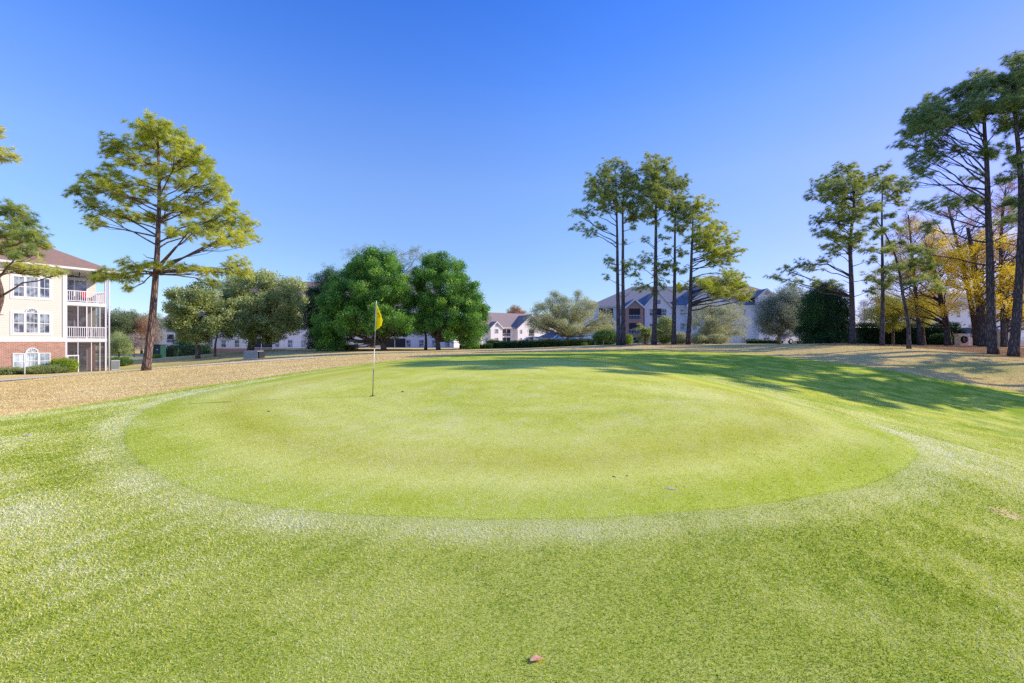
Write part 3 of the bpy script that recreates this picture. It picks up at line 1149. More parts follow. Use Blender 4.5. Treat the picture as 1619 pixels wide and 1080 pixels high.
def fallen(px, py, L, W, rz, mat, label, curl=.4, cat='leaf', name='fallen_leaf', group=None):
    x, y = hit(px, py)
    z = tz(x, y)
    V, Fc = [], []
    n = 10
    for i in range(n + 1):
        u = i / n
        w = W * math.sin(math.pi * min(u * 1.08, 1)) ** .8 * .5 + .0015
        zz = .002 + curl * L * .35 * (u - .5) ** 2
        V += [(L * (u - .5), -w, zz + w * (.5 + curl * .5)), (L * (u - .5), 0, zz), (L * (u - .5), w, zz + w * .9)]
    for i in range(n):
        a = i * 3
        Fc += [(a, a + 3, a + 4, a + 1), (a + 1, a + 4, a + 5, a + 2)]
    mb = MB()
    mb.v, mb.f = V, Fc
    o = mb.build(name, mat, None, True)
    md = o.modifiers.new('thick', 'SOLIDIFY')
    md.thickness = .0012
    o.location = (x, y, z + .008)
    o.rotation_euler = (R(8), 0, rz)
    return tag(o, label, cat, group)


fallen(848, 1052, .07, .034, .35, M['leaf_pink'], 'curled pink and orange dead leaf nearest the camera on the grass', 1.6)
fallen(1060, 776, .14, .035, -.25, M['leaf_tan'], 'long pale tan fallen leaf lying on the putting green')
fallen(971, 758, .05, .03, .2, M['leaf_dark'], 'left of two small dark leaf scraps on the green')
fallen(993, 755, .05, .03, .9, M['leaf_dark'], 'right of two small dark leaf scraps on the green')
fallen(637, 621, .08, .05, .5, M['leaf_dark'], 'small dark crumpled leaf just right of the flagpole base')
fallen(425, 652, .07, .04, .1, M['leaf_dark'], 'faint dark leaf on the green between flag and left edge')
fallen(45, 691, .16, .05, .3, M['leaf_tan'], 'brown leaf on the grass left of the putting green')
fallen(1347, 748, .04, .03, .3, M['leaf_dark'], 'tiny dark leaf scrap near the right end of the green')
fallen(1590, 816, .07, .003, .8, M['leaf_tan'], 'thin pale straw lying on grass at the right edge')
fallen(48, 1035, .03, .012, .4, M['leaf_tan'], 'small pale leaf in the grass at bottom left')

# ------------------------------------------------------------------ buildings
def window(root, x0, x1, z0, z1, y=0.0, fr=.07, mun=(1, 1), glass='glass', frame='white', mulls=0, name='window', proud=.05, arch=False):
    """frame ring + glazing bars, with the pane as its child; facade faces local -y"""
    mb = MB()
    yo, yi = y - proud, y - .004
    mb.box(x0, x1, yo, yi, z0, z0 + fr * 1.2)
    mb.box(x0, x1, yo, yi, z1 - fr, z1)
    mb.box(x0, x0 + fr, yo, yi, z0 + fr * 1.2, z1 - fr)
    mb.box(x1 - fr, x1, yo, yi, z0 + fr * 1.2, z1 - fr)
    nb = mulls + 1
    wb = (x1 - x0) / nb
    for k in range(1, nb):
        mb.box(x0 + wb * k - fr * .6, x0 + wb * k + fr * .6, yo + .002, yi, z0 + fr * 1.2, z1 - fr)
    if mun[0]:
        for b in range(nb):
            zm = (z0 + z1) / 2
            mb.box(x0 + wb * b + fr * .6, x0 + wb * (b + 1) - fr * .6, yo + .012, yi, zm - .028, zm + .028)
    for b in range(nb):
        a0, a1 = x0 + wb * b + fr * .6, x0 + wb * (b + 1) - fr * .6
        for q in range(1, mun[1]):
            xx = a0 + (a1 - a0) * q / mun[1]
            mb.box(xx - .012, xx + .012, yo + .02, yi, z0 + fr * 1.2, z1 - fr)
        for q in range(1, mun[0] * 2):
            if q == mun[0]: continue
            zz = z0 + (z1 - z0) * q / (mun[0] * 2)
            mb.box(a0, a1, yo + .022, yi, zz - .012, zz + .012)
    if arch:
        cx, rr = (x0 + x1) / 2, arch
        k = 14
        for i in range(k):
            t0, t1 = math.pi * i / k, math.pi * (i + 1) / k
            P = [(cx + rr * math.cos(t0), yo, z1 + rr * math.sin(t0)), (cx + rr * math.cos(t1), yo, z1 + rr * math.sin(t1)),
                 (cx + (rr - fr) * math.cos(t1), yo, z1 + (rr - fr) * math.sin(t1)), (cx + (rr - fr) * math.cos(t0), yo, z1 + (rr - fr) * math.sin(t0))]
            mb.prism(P, (0, proud - .004, 0))
        for i in range(1, 5):
            a = math.pi * i / 5
            c_, s_ = math.cos(a), math.sin(a)
            w = .012
            P = [(cx + s_ * w, yo + .015, z1 - c_ * w), (cx + (rr - fr) * c_ + s_ * w, yo + .015, z1 + (rr - fr) * s_ - c_ * w),
                 (cx + (rr - fr) * c_ - s_ * w, yo + .015, z1 + (rr - fr) * s_ + c_ * w), (cx - s_ * w, yo + .015, z1 + c_ * w)]
            mb.prism(P, (0, proud - .02, 0))
    w = mb.build(name, M[frame], root)
    pb = MB()
    pb.box(x0 + fr * .5, x1 - fr * .5, y - .014, y - .006, z0 + fr * .6, z1 - fr * .5)
    if arch:
        k = 14
        pts = [((x0 + x1) / 2 + (arch - fr * .5) * math.cos(math.pi * i / k), y - .014, z1 + (arch - fr * .5) * math.sin(math.pi * i / k)) for i in range(k + 1)]
        pb.prism(pts, (0, .008, 0))
    p = pb.build('pane', M[glass], w)
    return w


def gable_roof(mb, x0, x1, y0, y1, z0, h, axis='x', ov=.4, th=.12):
    """two slopes; ridge along axis"""
    if axis == 'x':
        ym = (y0 + y1) / 2
        sl = h / ((y1 - y0) / 2)
        for sg, ye in ((-1, y0 - ov), (1, y1 + ov)):
            ze = z0 - sl * ov
            mb.prism([(x0 - ov, ye, ze), (x1 + ov, ye, ze), (x1 + ov, ym, z0 + h), (x0 - ov, ym, z0 + h)], (0, 0, th))
    else:
        xm = (x0 + x1) / 2
        sl = h / ((x1 - x0) / 2)
        for xe in (x0 - ov, x1 + ov):
            ze = z0 - sl * ov
            mb.prism([(xe, y0 - ov, ze), (xm, y0 - ov, z0 + h), (xm, y1, z0 + h), (xe, y1, ze)], (0, 0, th))


def hip_roof(mb, x0, x1, y0, y1, z0, h, ov=.5):
    x0, x1, y0, y1 = x0 - ov, x1 + ov, y0 - ov, y1 + ov
    ins = (y1 - y0) / 2
    ym = (y0 + y1) / 2
    if (x1 - x0) > (y1 - y0):
        a, b = (x0 + ins, ym, z0 + h), (x1 - ins, ym, z0 + h)
    else:
        ins = (x1 - x0) / 2
        a, b = ((x0 + x1) / 2, y0 + ins, z0 + h), ((x0 + x1) / 2, y1 - ins, z0 + h)
    c = [(x0, y0, z0), (x1, y0, z0), (x1, y1, z0), (x0, y1, z0)]
    if (x1 - x0) > (y1 - y0):
        mb.poly([c[0], c[1], b, a]).poly([c[2], c[3], a, b]).poly([c[1], c[2], b]).poly([c[3], c[0], a]).poly(c[::-1])
    else:
        mb.poly([c[0], c[1], a]).poly([c[1], c[2], b, a]).poly([c[2], c[3], b]).poly([c[3], c[0], a, b]).poly(c[::-1])


def railing(root, x0, x1, z, h=.95, y=0.0, name='railing', pitch=.13, mat='post', along='x', th=.05):
    mb = MB()
    def bx(a0, a1, z0_, z1_, w=th):
        if along == 'x':
            mb.box(a0, a1, y - w / 2, y + w / 2, z0_, z1_)
        else:
            mb.box(y - w / 2, y + w / 2, a0, a1, z0_, z1_)
    bx(x0, x1, z + h - .07, z + h)
    bx(x0, x1, z + .08, z + .14)
    n = max(2, int(abs(x1 - x0) / pitch))
    for k in range(n + 1):
        xx = x0 + (x1 - x0) * k / n
        bx(xx - .02, xx + .02, z + .14, z + h - .07, th * .6)
    return mb.build(name, M[mat], root)


# --- left apartment building
C0 = np.array([-34.7, 39.0])
bang = math.atan2(.87, .5)
ud = np.array([math.cos(bang), math.sin(bang)])
zb0 = -1.2
LB = empty('apartment_building', (C0[0], C0[1], zb0), bang, 'cream three storey apartment block with brick base and screened balconies at left', 'building')


def lx(px):   # photo column -> local x on the facade
    u = (px - CX) / F
    t_ = (C0[0] - u * C0[1]) / (ud[0] - u * ud[1])
    return -t_


def lz(px, py):
    x = lx(px)
    Y = C0[1] + x * ud[1]
    return PZ(py, Y) - zb0


z2, z3, ze = lz(103, 541), lz(103, 486), lz(165, 433)
z2 = 2.75; z3 = 5.72; ze = 8.55
bw = abs(lx(103))
XL, DP = -18.0, 13.0
wl = MB()
wl.box(XL, -bw, 0, DP, z2, ze)
wl.box(-bw + .001, -.15, 1.9, DP - .001, z2, ze - .001)
wl.build('siding_wall', M['cream'], LB)
wb_ = MB()
wb_.box(XL - .02, -bw - .0, -.02, DP + .02, -.6, z2 - .001)
wb_.box(-bw + .001, -.16, 1.91, DP + .01, -.6, z2 - .002)
wb_.build('brick_wall', M['brick'], LB)
tr = MB()
tr.box(XL - .03, -bw, -.05, -.021, z2 - .02, z2 + .32)      # white band course
tr.build('trim', M['white'], LB)
MB().box(XL, -bw - .16, -.045, -.001, ze - .28, ze).build('trim', M['white'], LB)
MB().box(-bw - .16, -bw + .0, -.06, -.0, z2 + .32, ze).build('corner_trim', M['white'], LB)
rf = MB()
hip_roof(rf, XL, 0, 0, DP, ze + .16, 3.9, .6)
rf.build('roof', M['brown_roof'], LB)
ev = MB()
ev.box(XL - .58, .58, -.58, DP + .58, ze, ze + .155)
ev.build('soffit', M['white'], LB)
gt = MB()
gt.box(XL - .7, .7, -.70, -.60, ze + .03, ze + .19)
gt.box(.60, .70, -.6, DP + .6, ze + .03, ze + .19)
gt.build('gutter', M['white'], LB)
for z_ in (z2, z3):
    MB().box(-bw + .002, 0, -.03, 1.89, z_ - .02, z_ + .26).build('balcony_slab', M['white'], LB)
for (a, b) in ((-.14, 0), (-bw + .002, -bw + .12)):
    pc = MB()
    pc.box(a, b, -.02, .12, -.6, z2 - .021)
    pc.box(a, b, -.02, .12, z2 + .261, z3 - .021)
    pc.box(a, b, -.02, .12, z3 + .261, ze - .001)
    pc.build('corner_post', M['post'], LB)
dsp = MB()
dsp.tube([(.10, -.12, -.3), (.10, -.12, ze)], .06, 8)
dsp.build('downspout', M['post'], LB, True)
for z_ in (z2 + .26, z3 + .26):
    railing(LB, -bw + .13, -.15, z_, .95, .02)
    railing(LB, .14, 1.85, z_, .95, -.05, along='y')
    mp = MB()
    mp.box(-bw / 2 - .04, -bw / 2 + .04, -.01, .06, z_, z_ + (.97 if z_ > 5 else z3 - z2 - .3))
    mp.build('railing_post', M['post'], LB)
for (z0_, z1_) in ((-.3, z2 - .02), (z2 + .26, z3 - .02)):
    sc = MB()
    sc.poly([(-bw + .12, .085, z0_), (-.14, .085, z0_), (-.14, .085, z1_), (-bw + .12, .085, z1_)])
    sc.poly([(-.07, .12, z0_), (-.07, 1.88, z0_), (-.07, 1.88, z1_), (-.07, .12, z1_)])
    sc.build('insect_screen', M['screen'], LB)
    sf = MB()
    for q in (.3, .62, .83):
        sf.box(-bw * (1 - q) - .025, -bw * (1 - q) + .025, .06, .1, z0_, z1_)
    sf.box(-bw + .12, -.14, .061, .099, z1_ - .06, z1_)
    sf.build('screen_frame', M['post'], LB)
for z_ in (0, z2 + .26, z3 + .26):
    window(LB, -bw + .25, -bw + 1.95, z_ + .02, z_ + 2.05, 1.9, mulls=1, mun=(0, 1), name='balcony_door')
    window(LB, -bw + .25, -bw + 1.95, z_ + 2.1, z_ + 2.42, 1.9, mulls=1, mun=(0, 1), name='transom_window')
dr = MB()
dr.box(-bw + .13, -bw + .85, .03, .058, -.3, -.2)
dr.box(-bw + .13, -bw + .85, .03, .058, 1.55, 1.65)
dr.box(-bw + .13, -bw + .2, .03, .058, -.2, 1.55)
dr.box(-bw + .78, -bw + .85, .03, .058, -.2, 1.55)
dr.build('screen_door', M['white'], LB)
cf = MB()
cf.tube([(-1.5, 1.0, ze - .35), (-1.5, 1.0, ze)], .03, 6)
for k in range(4):
    a = k * math.pi / 2 + .4
    cf.prism([(-1.5 + .1 * math.cos(a), 1 + .1 * math.sin(a), ze - .34), (-1.5 + .6 * math.cos(a - .1), 1 + .6 * math.sin(a - .1), ze - .34),
              (-1.5 + .6 * math.cos(a + .12), 1 + .6 * math.sin(a + .12), ze - .32)], (0, 0, .02))
cf.build('ceiling_fan', M['dark'], LB)


def tri_window(xa, xb, za, zb, arch, glass, y=0.0, frame=.07):
    w3 = (xb - xa) / 3
    c0 = xa + w3 * .96
    c1 = xb - w3 * .96
    window(LB, xa, c0 - .003, za, zb, y, frame, (1, 2), glass)
    window(LB, c0, c1, za, zb + .04, y, frame, (1, 3), glass, arch=(w3 * .52 if arch else False), proud=.06)
    window(LB, c1 + .003, xb, za, zb, y, frame, (1, 2), glass)


xa, xb = lx(19.5), lx(79.5)
for dxx in (0, -6.4, -12):
    if xa + dxx < XL + .3: continue
    tri_window(xa + dxx, xb + dxx, lz(50, 584.5), lz(50, 558), True, 'glass_bright', -.02)
    tri_window(xa + dxx, xb + dxx, lz(50, 527.5), lz(50, 495), True, 'glass')
    tri_window(xa + dxx, xb + dxx, lz(50, 471), lz(50, 438), False, 'glass')
# surround trims round the siding windows
for dxx in (0, -6.4):
    for (za, zc) in ((lz(50, 527.5), lz(50, 495)), (lz(50, 471), lz(50, 438))):
        st = MB()
        a, b = xa + dxx - .12, xb + dxx + .12
        st.box(a, b, -.035, -.001, za - .14, za - .005)
        st.box(a, xa + dxx - .004, -.035, -.001, za - .005, zc)
        st.box(xb + dxx + .004, b, -.035, -.001, za - .005, zc)
        st.box(a, xa + dxx + (xb - xa) * .31, -.035, -.001, zc + .003, zc + .11)
        st.box(xb + dxx - (xb - xa) * .31, b, -.035, -.001, zc + .003, zc + .11)
        st.build('window_surround', M['white'], LB)
# balcony furniture
ch = empty('patio_chair', (*(C0 + ud * -1.0 + np.array([-ud[1], ud[0]]) * 1.0), zb0 + z3 + .26), bang + .6, 'red patio chair behind the top balcony railing', 'chair')
MB().box(-.25, .25, -.25, .25, .42, .47).build('seat', M['red'], ch)
MB().box(-.25, .25, .22, .26, .5, 1.0).build('backrest', M['red'], ch)
for (a, b) in ((-.22, -.22), (.22, -.22), (-.22, .2), (.22, .2)):
    MB().tube([(a, b, 0), (a, b, .42)], .018, 6).build('leg', M['red'], ch)
ac = empty('air_conditioner', (*(C0 + ud * .55 + np.array([ud[1], -ud[0]]) * -.2), tz(*(C0 + ud * .55))), bang, 'grey air conditioning unit standing at the apartment corner', 'air conditioner')
MB().box(-.3, .3, -.3, .3, -.1, .85).build('casing', M['util_grey'], ac, bevel=.03)
g_ = MB()
for k in range(7): g_.box(-.26, .26, -.315, -.301, .12 + k * .095, .16 + k * .095)
g_.build('grille', M['dark'], ac)


# --- generic apartment block for the distance
def block(name, label, px, D, ang, L, depth, z0, ze_, rh, wall='white_siding', roof='grey_roof', hip=True, storeys=3, bays=None, brick0=False, gables=(), balcs=(), rail=True, wpitch=2.6):
    x, y = PX(px, D), D
    b = empty(name, (x, y, z0), ang, label, 'building')
    H = ze_ - z0
    st_ = H / storeys
    zb_ = st_ * .28 if brick0 else 0
    w = MB()
    w.box(0, L, 0, depth, zb_, H)
    w.build('wall', M[wall], b)
    if brick0:
        MB().box(-.03, L + .03, -.03, depth + .03, -1.5, zb_ - .002).build('brick_base', M['brick'], b)
    else:
        MB().box(-.03, L + .03, -.03, depth + .03, -1.5, -.002).build('foundation', M['concrete'], b)
    r = MB()
    if hip:
        hip_roof(r, 0, L, 0, depth, H + .18, rh)
    else:
        gable_roof(r, 0, L, 0, depth, H + .18, rh)
        gw = MB()
        for xe in (0.01, L - .13):
            gw.prism([(xe, .05, H), (xe, depth - .05, H), (xe, depth / 2, H + rh - .1)], (.12, 0, 0))
        gw.build('gable_wall', M[wall], b)
    r.build('roof', M[roof], b)
    e = MB()
    e.box(-.45, L + .45, -.45, -.003, H - .05, H + .17)
    e.box(L + .003, L + .45, 0, depth, H - .05, H + .17)
    e.box(-.45, -.003, 0, depth, H - .05, H + .17)
    e.build('fascia', M['white'], b)
    occupied = [(g[0] - .3, g[1] + .3) for g in gables] + [(q[0] - .3, q[1] + .3) for q in balcs]
    n = int(L / wpitch)
    for k in range(n):
        xc = (k + .5) * L / n
        if any(a < xc < c for a, c in occupied): continue
        for s_ in range(storeys):
            zc = s_ * st_ + st_ * .33
            window(b, xc - .5, xc + .5, zc, zc + 1.5, 0, .1, (1, 2), 'glass')
    for (a, c) in balcs:
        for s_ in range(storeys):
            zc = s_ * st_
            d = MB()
            d.box(a, c, -.025, -.006, zc + .12, zc + st_ - .35)  # flat dark panel on the wall stands in for balcony shade
            d.build('recess_shade_panel', M['dark'], b)
            f = MB()
            f.box(a - .12, a, -.09, -.006, zc + .1, zc + st_ - .2)
            f.box(c, c + .12, -.09, -.006, zc + .1, zc + st_ - .2)
            f.box((a + c) / 2 - .05, (a + c) / 2 + .05, -.08, -.03, zc + .12, zc + st_ - .35)
            f.build('balcony_post', M['white'], b)
            railing(b, a, c, zc + .1, .95, -.12, pitch=.3, th=.08)
    for gdef in gables:
        x0, x1, prj, gh, mat_, top = gdef[:6]
        ww = MB()
        zt = H + top
        ww.box(x0, x1, -prj, -.005, 0, zt)
        ww.prism([(x0, -prj, zt + .002), (x1, -prj, zt + .002), ((x0 + x1) / 2, -prj, zt + gh)], (0, .15, 0))
        ww.build('gable_wall', M[mat_], b)
        rr = MB()
        gable_roof(rr, x0, x1, -prj, depth * .45, zt + .02, gh, 'y', .35)
        rr.build('gable_roof', M[roof], b)
        rk = MB()
        sl_ = gh / ((x1 - x0) / 2)
        for sg in (-1, 1):
            xe = (x0 + x1) / 2 + sg * ((x1 - x0) / 2 + .38)
            xm = (x0 + x1) / 2
            ze2 = zt - sl_ * .36
            rk.prism([(xe, -prj - .40, ze2 - .22), (xe, -prj - .40, ze2 + .16), (xm, -prj - .40, zt + gh + .16), (xm, -prj - .40, zt + gh - .22)], (0, .04, 0))
        rk.build('rake_board', M['white'], b)
        xm = (x0 + x1) / 2
        for s_ in range(storeys):
            zc = s_ * st_ + st_ * .3
            if (x1 - x0) > 5:
                window(b, x0 + .9, x0 + 1.9, zc, zc + 1.5, -prj, .1, (1, 2))
                window(b, x1 - 1.9, x1 - .9, zc, zc + 1.5, -prj, .1, (1, 2))
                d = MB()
                d.box(xm - 1.1, xm + 1.1, -prj - .025, -prj - .006, s_ * st_ + .12, s_ * st_ + st_ - .45)  # dark panel on the gable face, painted shade of a balcony opening
                d.build('recess_shade_panel', M['dark'], b)
                railing(b, xm - 1.15, xm + 1.15, s_ * st_ + .1, .95, -prj - .1, pitch=.3, th=.08)
            elif mat_ == 'brick':
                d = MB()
                d.box(x0 + .6, x1 - .6, -prj - .025, -prj - .006, s_ * st_ + .12, s_ * st_ + st_ - .5)  # dark panel on the brick, shade of the opening put into colour
                d.build('recess_shade_panel', M['dark'], b)
                railing(b, x0 + .5, x1 - .5, s_ * st_ + .1, .95, -prj - .1, pitch=.3, th=.08)
            else:
                window(b, xm - .75, xm + .75, zc, zc + 1.6, -prj, .12, (1, 2), mulls=0)
        lv = MB()
        lw = min(.5, (x1 - x0) * .12)
        lv.box(xm - lw, xm + lw, -prj - .03, -prj - .004, zt + gh * .15, zt + gh * .15 + lw * 1.6)
        lv.build('louver', M['louver'], b)
    return b


block('apartment_building', 'long pale apartment block behind the oaks, tall grey roof', 262 + 60, 84, R(2), 46, 14, -.6, 8.6, 4.8, 'white_siding', 'tan_roof', True, 3, brick0=True,
      balcs=((8.5, 12.5), (20, 23.5), (33, 37)), wpitch=2.4)
block('apartment_building', 'bluish white gabled apartment house in shade beyond the left pine', 252, 122, R(-12), 16, 14, -1.6, 6.6, 3.2, 'grey_siding', 'grey_roof', True, 3,
      gables=((.0, 9, .8, 2.3, 'grey_siding', -.3),), wpitch=2.8)
block('apartment_building', 'sunlit white apartment building with dark gabled roof behind the clipped hedge', 752, 148, R(33), 38, 14, -2.4, 6.1, 5.3, 'white_siding', 'tan_roof', False, 3,
      gables=((5.0, 9.5, 1.2, 2.0, 'white_siding', 0), (15, 26.5, 2.2, 4.6, 'white_siding', 0)), balcs=((10.2, 13.4), (28.5, 31.5)), wpitch=2.7)
mainb = block('apartment_building', 'large grey apartment building with brick gable behind the middle pines', 935, 92, R(-1), 39, 22, .0, 8.6, 5.2, 'grey_siding', 'grey_roof', True, 3,  # grey roof: shade on its slopes put into the shingle colour
      gables=((6.6, 10.0, 1.6, 1.5, 'brick', -.2), (10.5, 15.8, .8, 3.0, 'white_siding', .0), (32.8, 35.8, 1.4, 1.3, 'grey_siding', 2.0), (19, 28, 1.0, 4.2, 'grey_siding', .3)),
      balcs=((1.5, 4.4),), wpitch=2.3)
# raised sun-facing hip wing of the large building
wing = MB()
wing.box(20, 40.4, 4, 26, 8.7, 11.0)
wing.build('upper_wall', M['grey_siding'], mainb)
r = MB()
hip_roof(r, 20, 40.5, 4, 26, 11.02, 5.9, .3)
r.build('upper_roof', M['tan_roof'], mainb)  # tan against the grey main roof, sunlight put into the shingle colour
sd = MB()
sd.box(39.002, 47, 9, 24, -.5, 7.6)
sd.build('side_wing_wall', M['white_siding'], mainb)
r = MB()
gable_roof(r, 39.3, 47.4, 9, 24, 7.7, 3.4, 'x', .4)
r.build('side_wing_roof', M['tan_roof'], mainb)
block('apartment_building', 'pale building glimpsed behind the yellow autumn trees', 1470, 96, R(8), 34, 12, .2, 8.4, 4, 'grey_siding', 'grey_roof', True, 3, wpitch=2.8)

# low clubhouse-like garage with carport
GB = empty('garage_building', (PX(857, 108), 108, .2), R(4), 'low white garage building with dark hip roof beside the small tree', 'building')
MB().box(0, 6.2, 0, 7, -.8, 2.3).build('wall', M['white'], GB)
r = MB()
hip_roof(r, 0, 6.2, 0, 7, 2.32, 1.6, .5)
r.build('roof', M['grey_roof'], GB)
for k in range(2):
    d = MB()
    d.box(.8 + k * 2.7, 2.9 + k * 2.7, -.03, -.004, -.4, 1.7)
    d.build('garage_door', M['post'], GB)
CP = empty('carport', (PX(900, 104), 104, .2), R(2), 'long dark open carport with pale fascia under the small tree', 'carport')
MB().box(0, 13, 4.8, 5, -.5, 2.0).build('back_wall', M['dark'], CP)  # near-black wall, the shade under the carport roof put into its colour
MB().box(-.3, 13.3, -.3, 5.3, 2.2, 2.42).build('fascia', M['post'], CP)
r = MB()
hip_roof(r, 0, 13, 0, 5, 2.43, 1.1, .28)
r.build('roof', M['grey_roof'], CP)
MB().box(7.6, 9.8, .5, 4.7, -.4, 1.7).build('storage_room', M['white'], CP)
for x_ in (.1, 3.6, 7.3, 12.7):
    MB().box(x_, x_ + .2, .02, .22, -.5, 2.19).build('post', M['brick'], CP)
GG = empty('garage_building', (PX(1222, 100), 100, .3), R(-6), 'small white garage with glazed doors beyond the grey-green tree', 'building')
MB().box(0, 9, 0, 6, -.8, 2.0).build('wall', M['white'], GG)
r = MB()
hip_roof(r, 0, 9, 0, 6, 2.02, 1.2, .4)
r.build('roof', M['brown_roof'], GG)
for k in range(3): window(GG, .5 + k * 2.9, 2.6 + k * 2.9, -.3, 1.5, 0, .1, (1, 3))


# ------------------------------------------------------------------ cars
def car(px, D, rz, paint, label, kind='sedan', s=1.0, dz=0):
    x, y = PX(px, D), D
    o = empty('parked_car', (x, y, tz(x, y) + .03 + dz), rz, label, 'car', None)
    if kind == 'sedan':
        body = [(-2.25, .35), (-2.2, .75), (-1.7, .92), (-1.2, .95), (1.3, .93), (2.0, .82), (2.28, .6), (2.28, .32)]
        cab = [(-1.75, .93), (-1.15, 1.42), (-.3, 1.48), (.45, 1.42), (1.3, .93)]
    else:
        body = [(-2.3, .4), (-2.3, 1.05), (-1.8, 1.1), (1.2, 1.08), (2.1, .98), (2.35, .75), (2.35, .4)]
        cab = [(-2.2, 1.08), (-2.0, 1.72), (-.3, 1.78), (.35, 1.7), (1.2, 1.08)]
    W = .88
    mb = MB()
    mb.prism([(a, -W, b) for a, b in body], (0, 2 * W, 0))
    mb.build('body', M[paint], o, bevel=.08)
    cb_ = MB()
    n = len(cab)
    v0 = [(a, -W * (.94 if b < 1.2 else .74), b) for a, b in cab]
    v1 = [(a, W * (.94 if b < 1.2 else .74), b) for a, b in cab]
    cb_.v = v0 + v1
    cb_.f = [tuple(range(n)), tuple(range(n, 2 * n))[::-1]] + [(i, n + i, n + (i + 1) % n, (i + 1) % n) for i in range(n)]
    cb_.build('window', M['glass'], o)
    rf_ = MB()
    top = [p for p in cab if p[1] > 1.2]
    rf_.prism([(a, -W * .75, b + .005) for a, b in top] + [(a, -W * .75, b + .04) for a, b in top[::-1]], (0, W * 1.5, 0))
    for a, b in ((cab[0], cab[1]), (cab[-1], cab[-2])):
        for sg in (-1, 1):
            rf_.tube([(a[0], sg * W * .94, a[1]), (b[0], sg * W * .75, b[1])], .04, 5)
    for sg in (-1, 1): rf_.tube([(-.35, sg * W * .95, .95), (-.35, sg * W * .76, cab[2][1])], .035, 5)
    rf_.build('roof', M[paint], o)
    for (a, sg) in ((-1.4, -1), (-1.4, 1), (1.45, -1), (1.45, 1)):
        w = MB()
        w.tube([(a, sg * W * .8, .33), (a, sg * W * 1.03, .33)], .33, 18)
        wo = w.build('wheel', M['tyre'], o, True)
        MB().tube([(a, sg * W * 1.0, .33), (a, sg * W * 1.045, .33)], .19, 12).build('rim', M['rim'], wo)
    for sg in (-1, 1):
        MB().box(2.2, 2.3, sg * .68 - .16, sg * .68 + .16, .62, .76).build('headlight', M['lamp'], o)
        MB().box(-2.32, -2.2, sg * .7 - .14, sg * .7 + .14, .68, .86).build('tail_light', M['red'], o)
    return o


car(846, 66, R(8), 'car_silver', 'silver blue car behind the hedge, left of the small round tree', dz=.0)
car(893, 70, R(4), 'car_blue', 'blue car behind the hedge and the trunk of the small round tree', dz=.3)
car(1256, 62, R(12), 'car_white', 'white car parked beyond the dark evergreen and grey-green tree')
car(1560, 46, R(4), 'car_white', 'white car parked behind the trunks near the wreath wall', 'suv')
car(262, 66, R(75), 'car_red', 'dark red vehicle seen end-on beside the green utility box', 'suv')

# entrance wall with wreath
ex, ey = PX(1520, 43), 43
EW = empty('entrance_wall', (ex, ey, tz(ex, ey)), R(6), 'white low entrance wall pier with flared cap and a wreath on it', 'wall')
mb = MB()
mb.box(-.45, .55, -.25, .25, -.2, .85)
mb.build('pier', M['white'], EW, bevel=.02)
mb = MB()
mb.prism([(-.45, -.25, .852), (.55, -.25, .852), (.72, -.25, 1.1), (-.62, -.25, 1.1)], (0, .5, 0))
mb.build('cap', M['white'], EW)
mb = MB()
prof = [(.551, -.2), (2.6, -.2), (2.6, .35), (2.2, .38), (1.6, .48), (1.1, .66), (.8, .8), (.551, .84)]
mb.prism([(a, -.15, b) for a, b in prof], (0, .3, 0))
mb.build('wing_wall', M['white'], EW)
EW2 = empty('entrance_wall', (PX(1587, 41), 41, tz(PX(1587, 41), 41)), R(6), 'white curved entrance wall pier between the two big pine trunks', 'wall')
MB().box(-.4, .4, -.25, .25, -.2, .95).build('pier', M['white'], EW2, bevel=.02)
MB().prism([(-.4, -.25, .952), (.4, -.25, .952), (.6, -.25, 1.25), (-.6, -.25, 1.25)], (0, .5, 0)).build('cap', M['white'], EW2)
MB().prism([(a, -.15, b) for a, b in [(.401, -.2), (2.8, -.2), (2.8, .3), (2.2, .34), (1.6, .5), (1.0, .58), (.401, .6)]], (0, .3, 0)).build('wing_wall', M['white'], EW2)
WR = empty('wreath', (ex - .02, ey - .29, tz(ex, ey) + .55), R(6), 'dark green Christmas wreath with red bow on the white entrance wall', 'wreath')
mb = MB()
ring = [(.27 * math.cos(a), 0, .27 * math.sin(a)) for a in np.linspace(0, 2 * math.pi, 25)]
mb.tube(ring, .075, 8, False)
mb.build('ring', M['holly_core'], WR, True)
g = np.random.default_rng(4)
aa = g.uniform(0, 2 * math.pi, 220)
foliage('foliage', np.stack([.27 * np.cos(aa), -.04 + g.normal(size=220) * .03, .27 * np.sin(aa)], 1), g.normal(size=(220, 3)) + np.array([0, -1, 0]), np.full(220, .07), g.uniform(0, .6, 220), T_PINE, M['holly'], WR, g)
mb = MB()
for sg in (-1, 1):
    mb.prism([(0, -.1, 0), (sg * .17, -.12, .11), (sg * .19, -.1, -.03)], (0, .03, 0))
    mb.prism([(0, -.1, 0), (sg * .12, -.1, -.24), (sg * .04, -.1, -.25)], (0, .025, 0))
mb.build('bow', M['red'], WR)

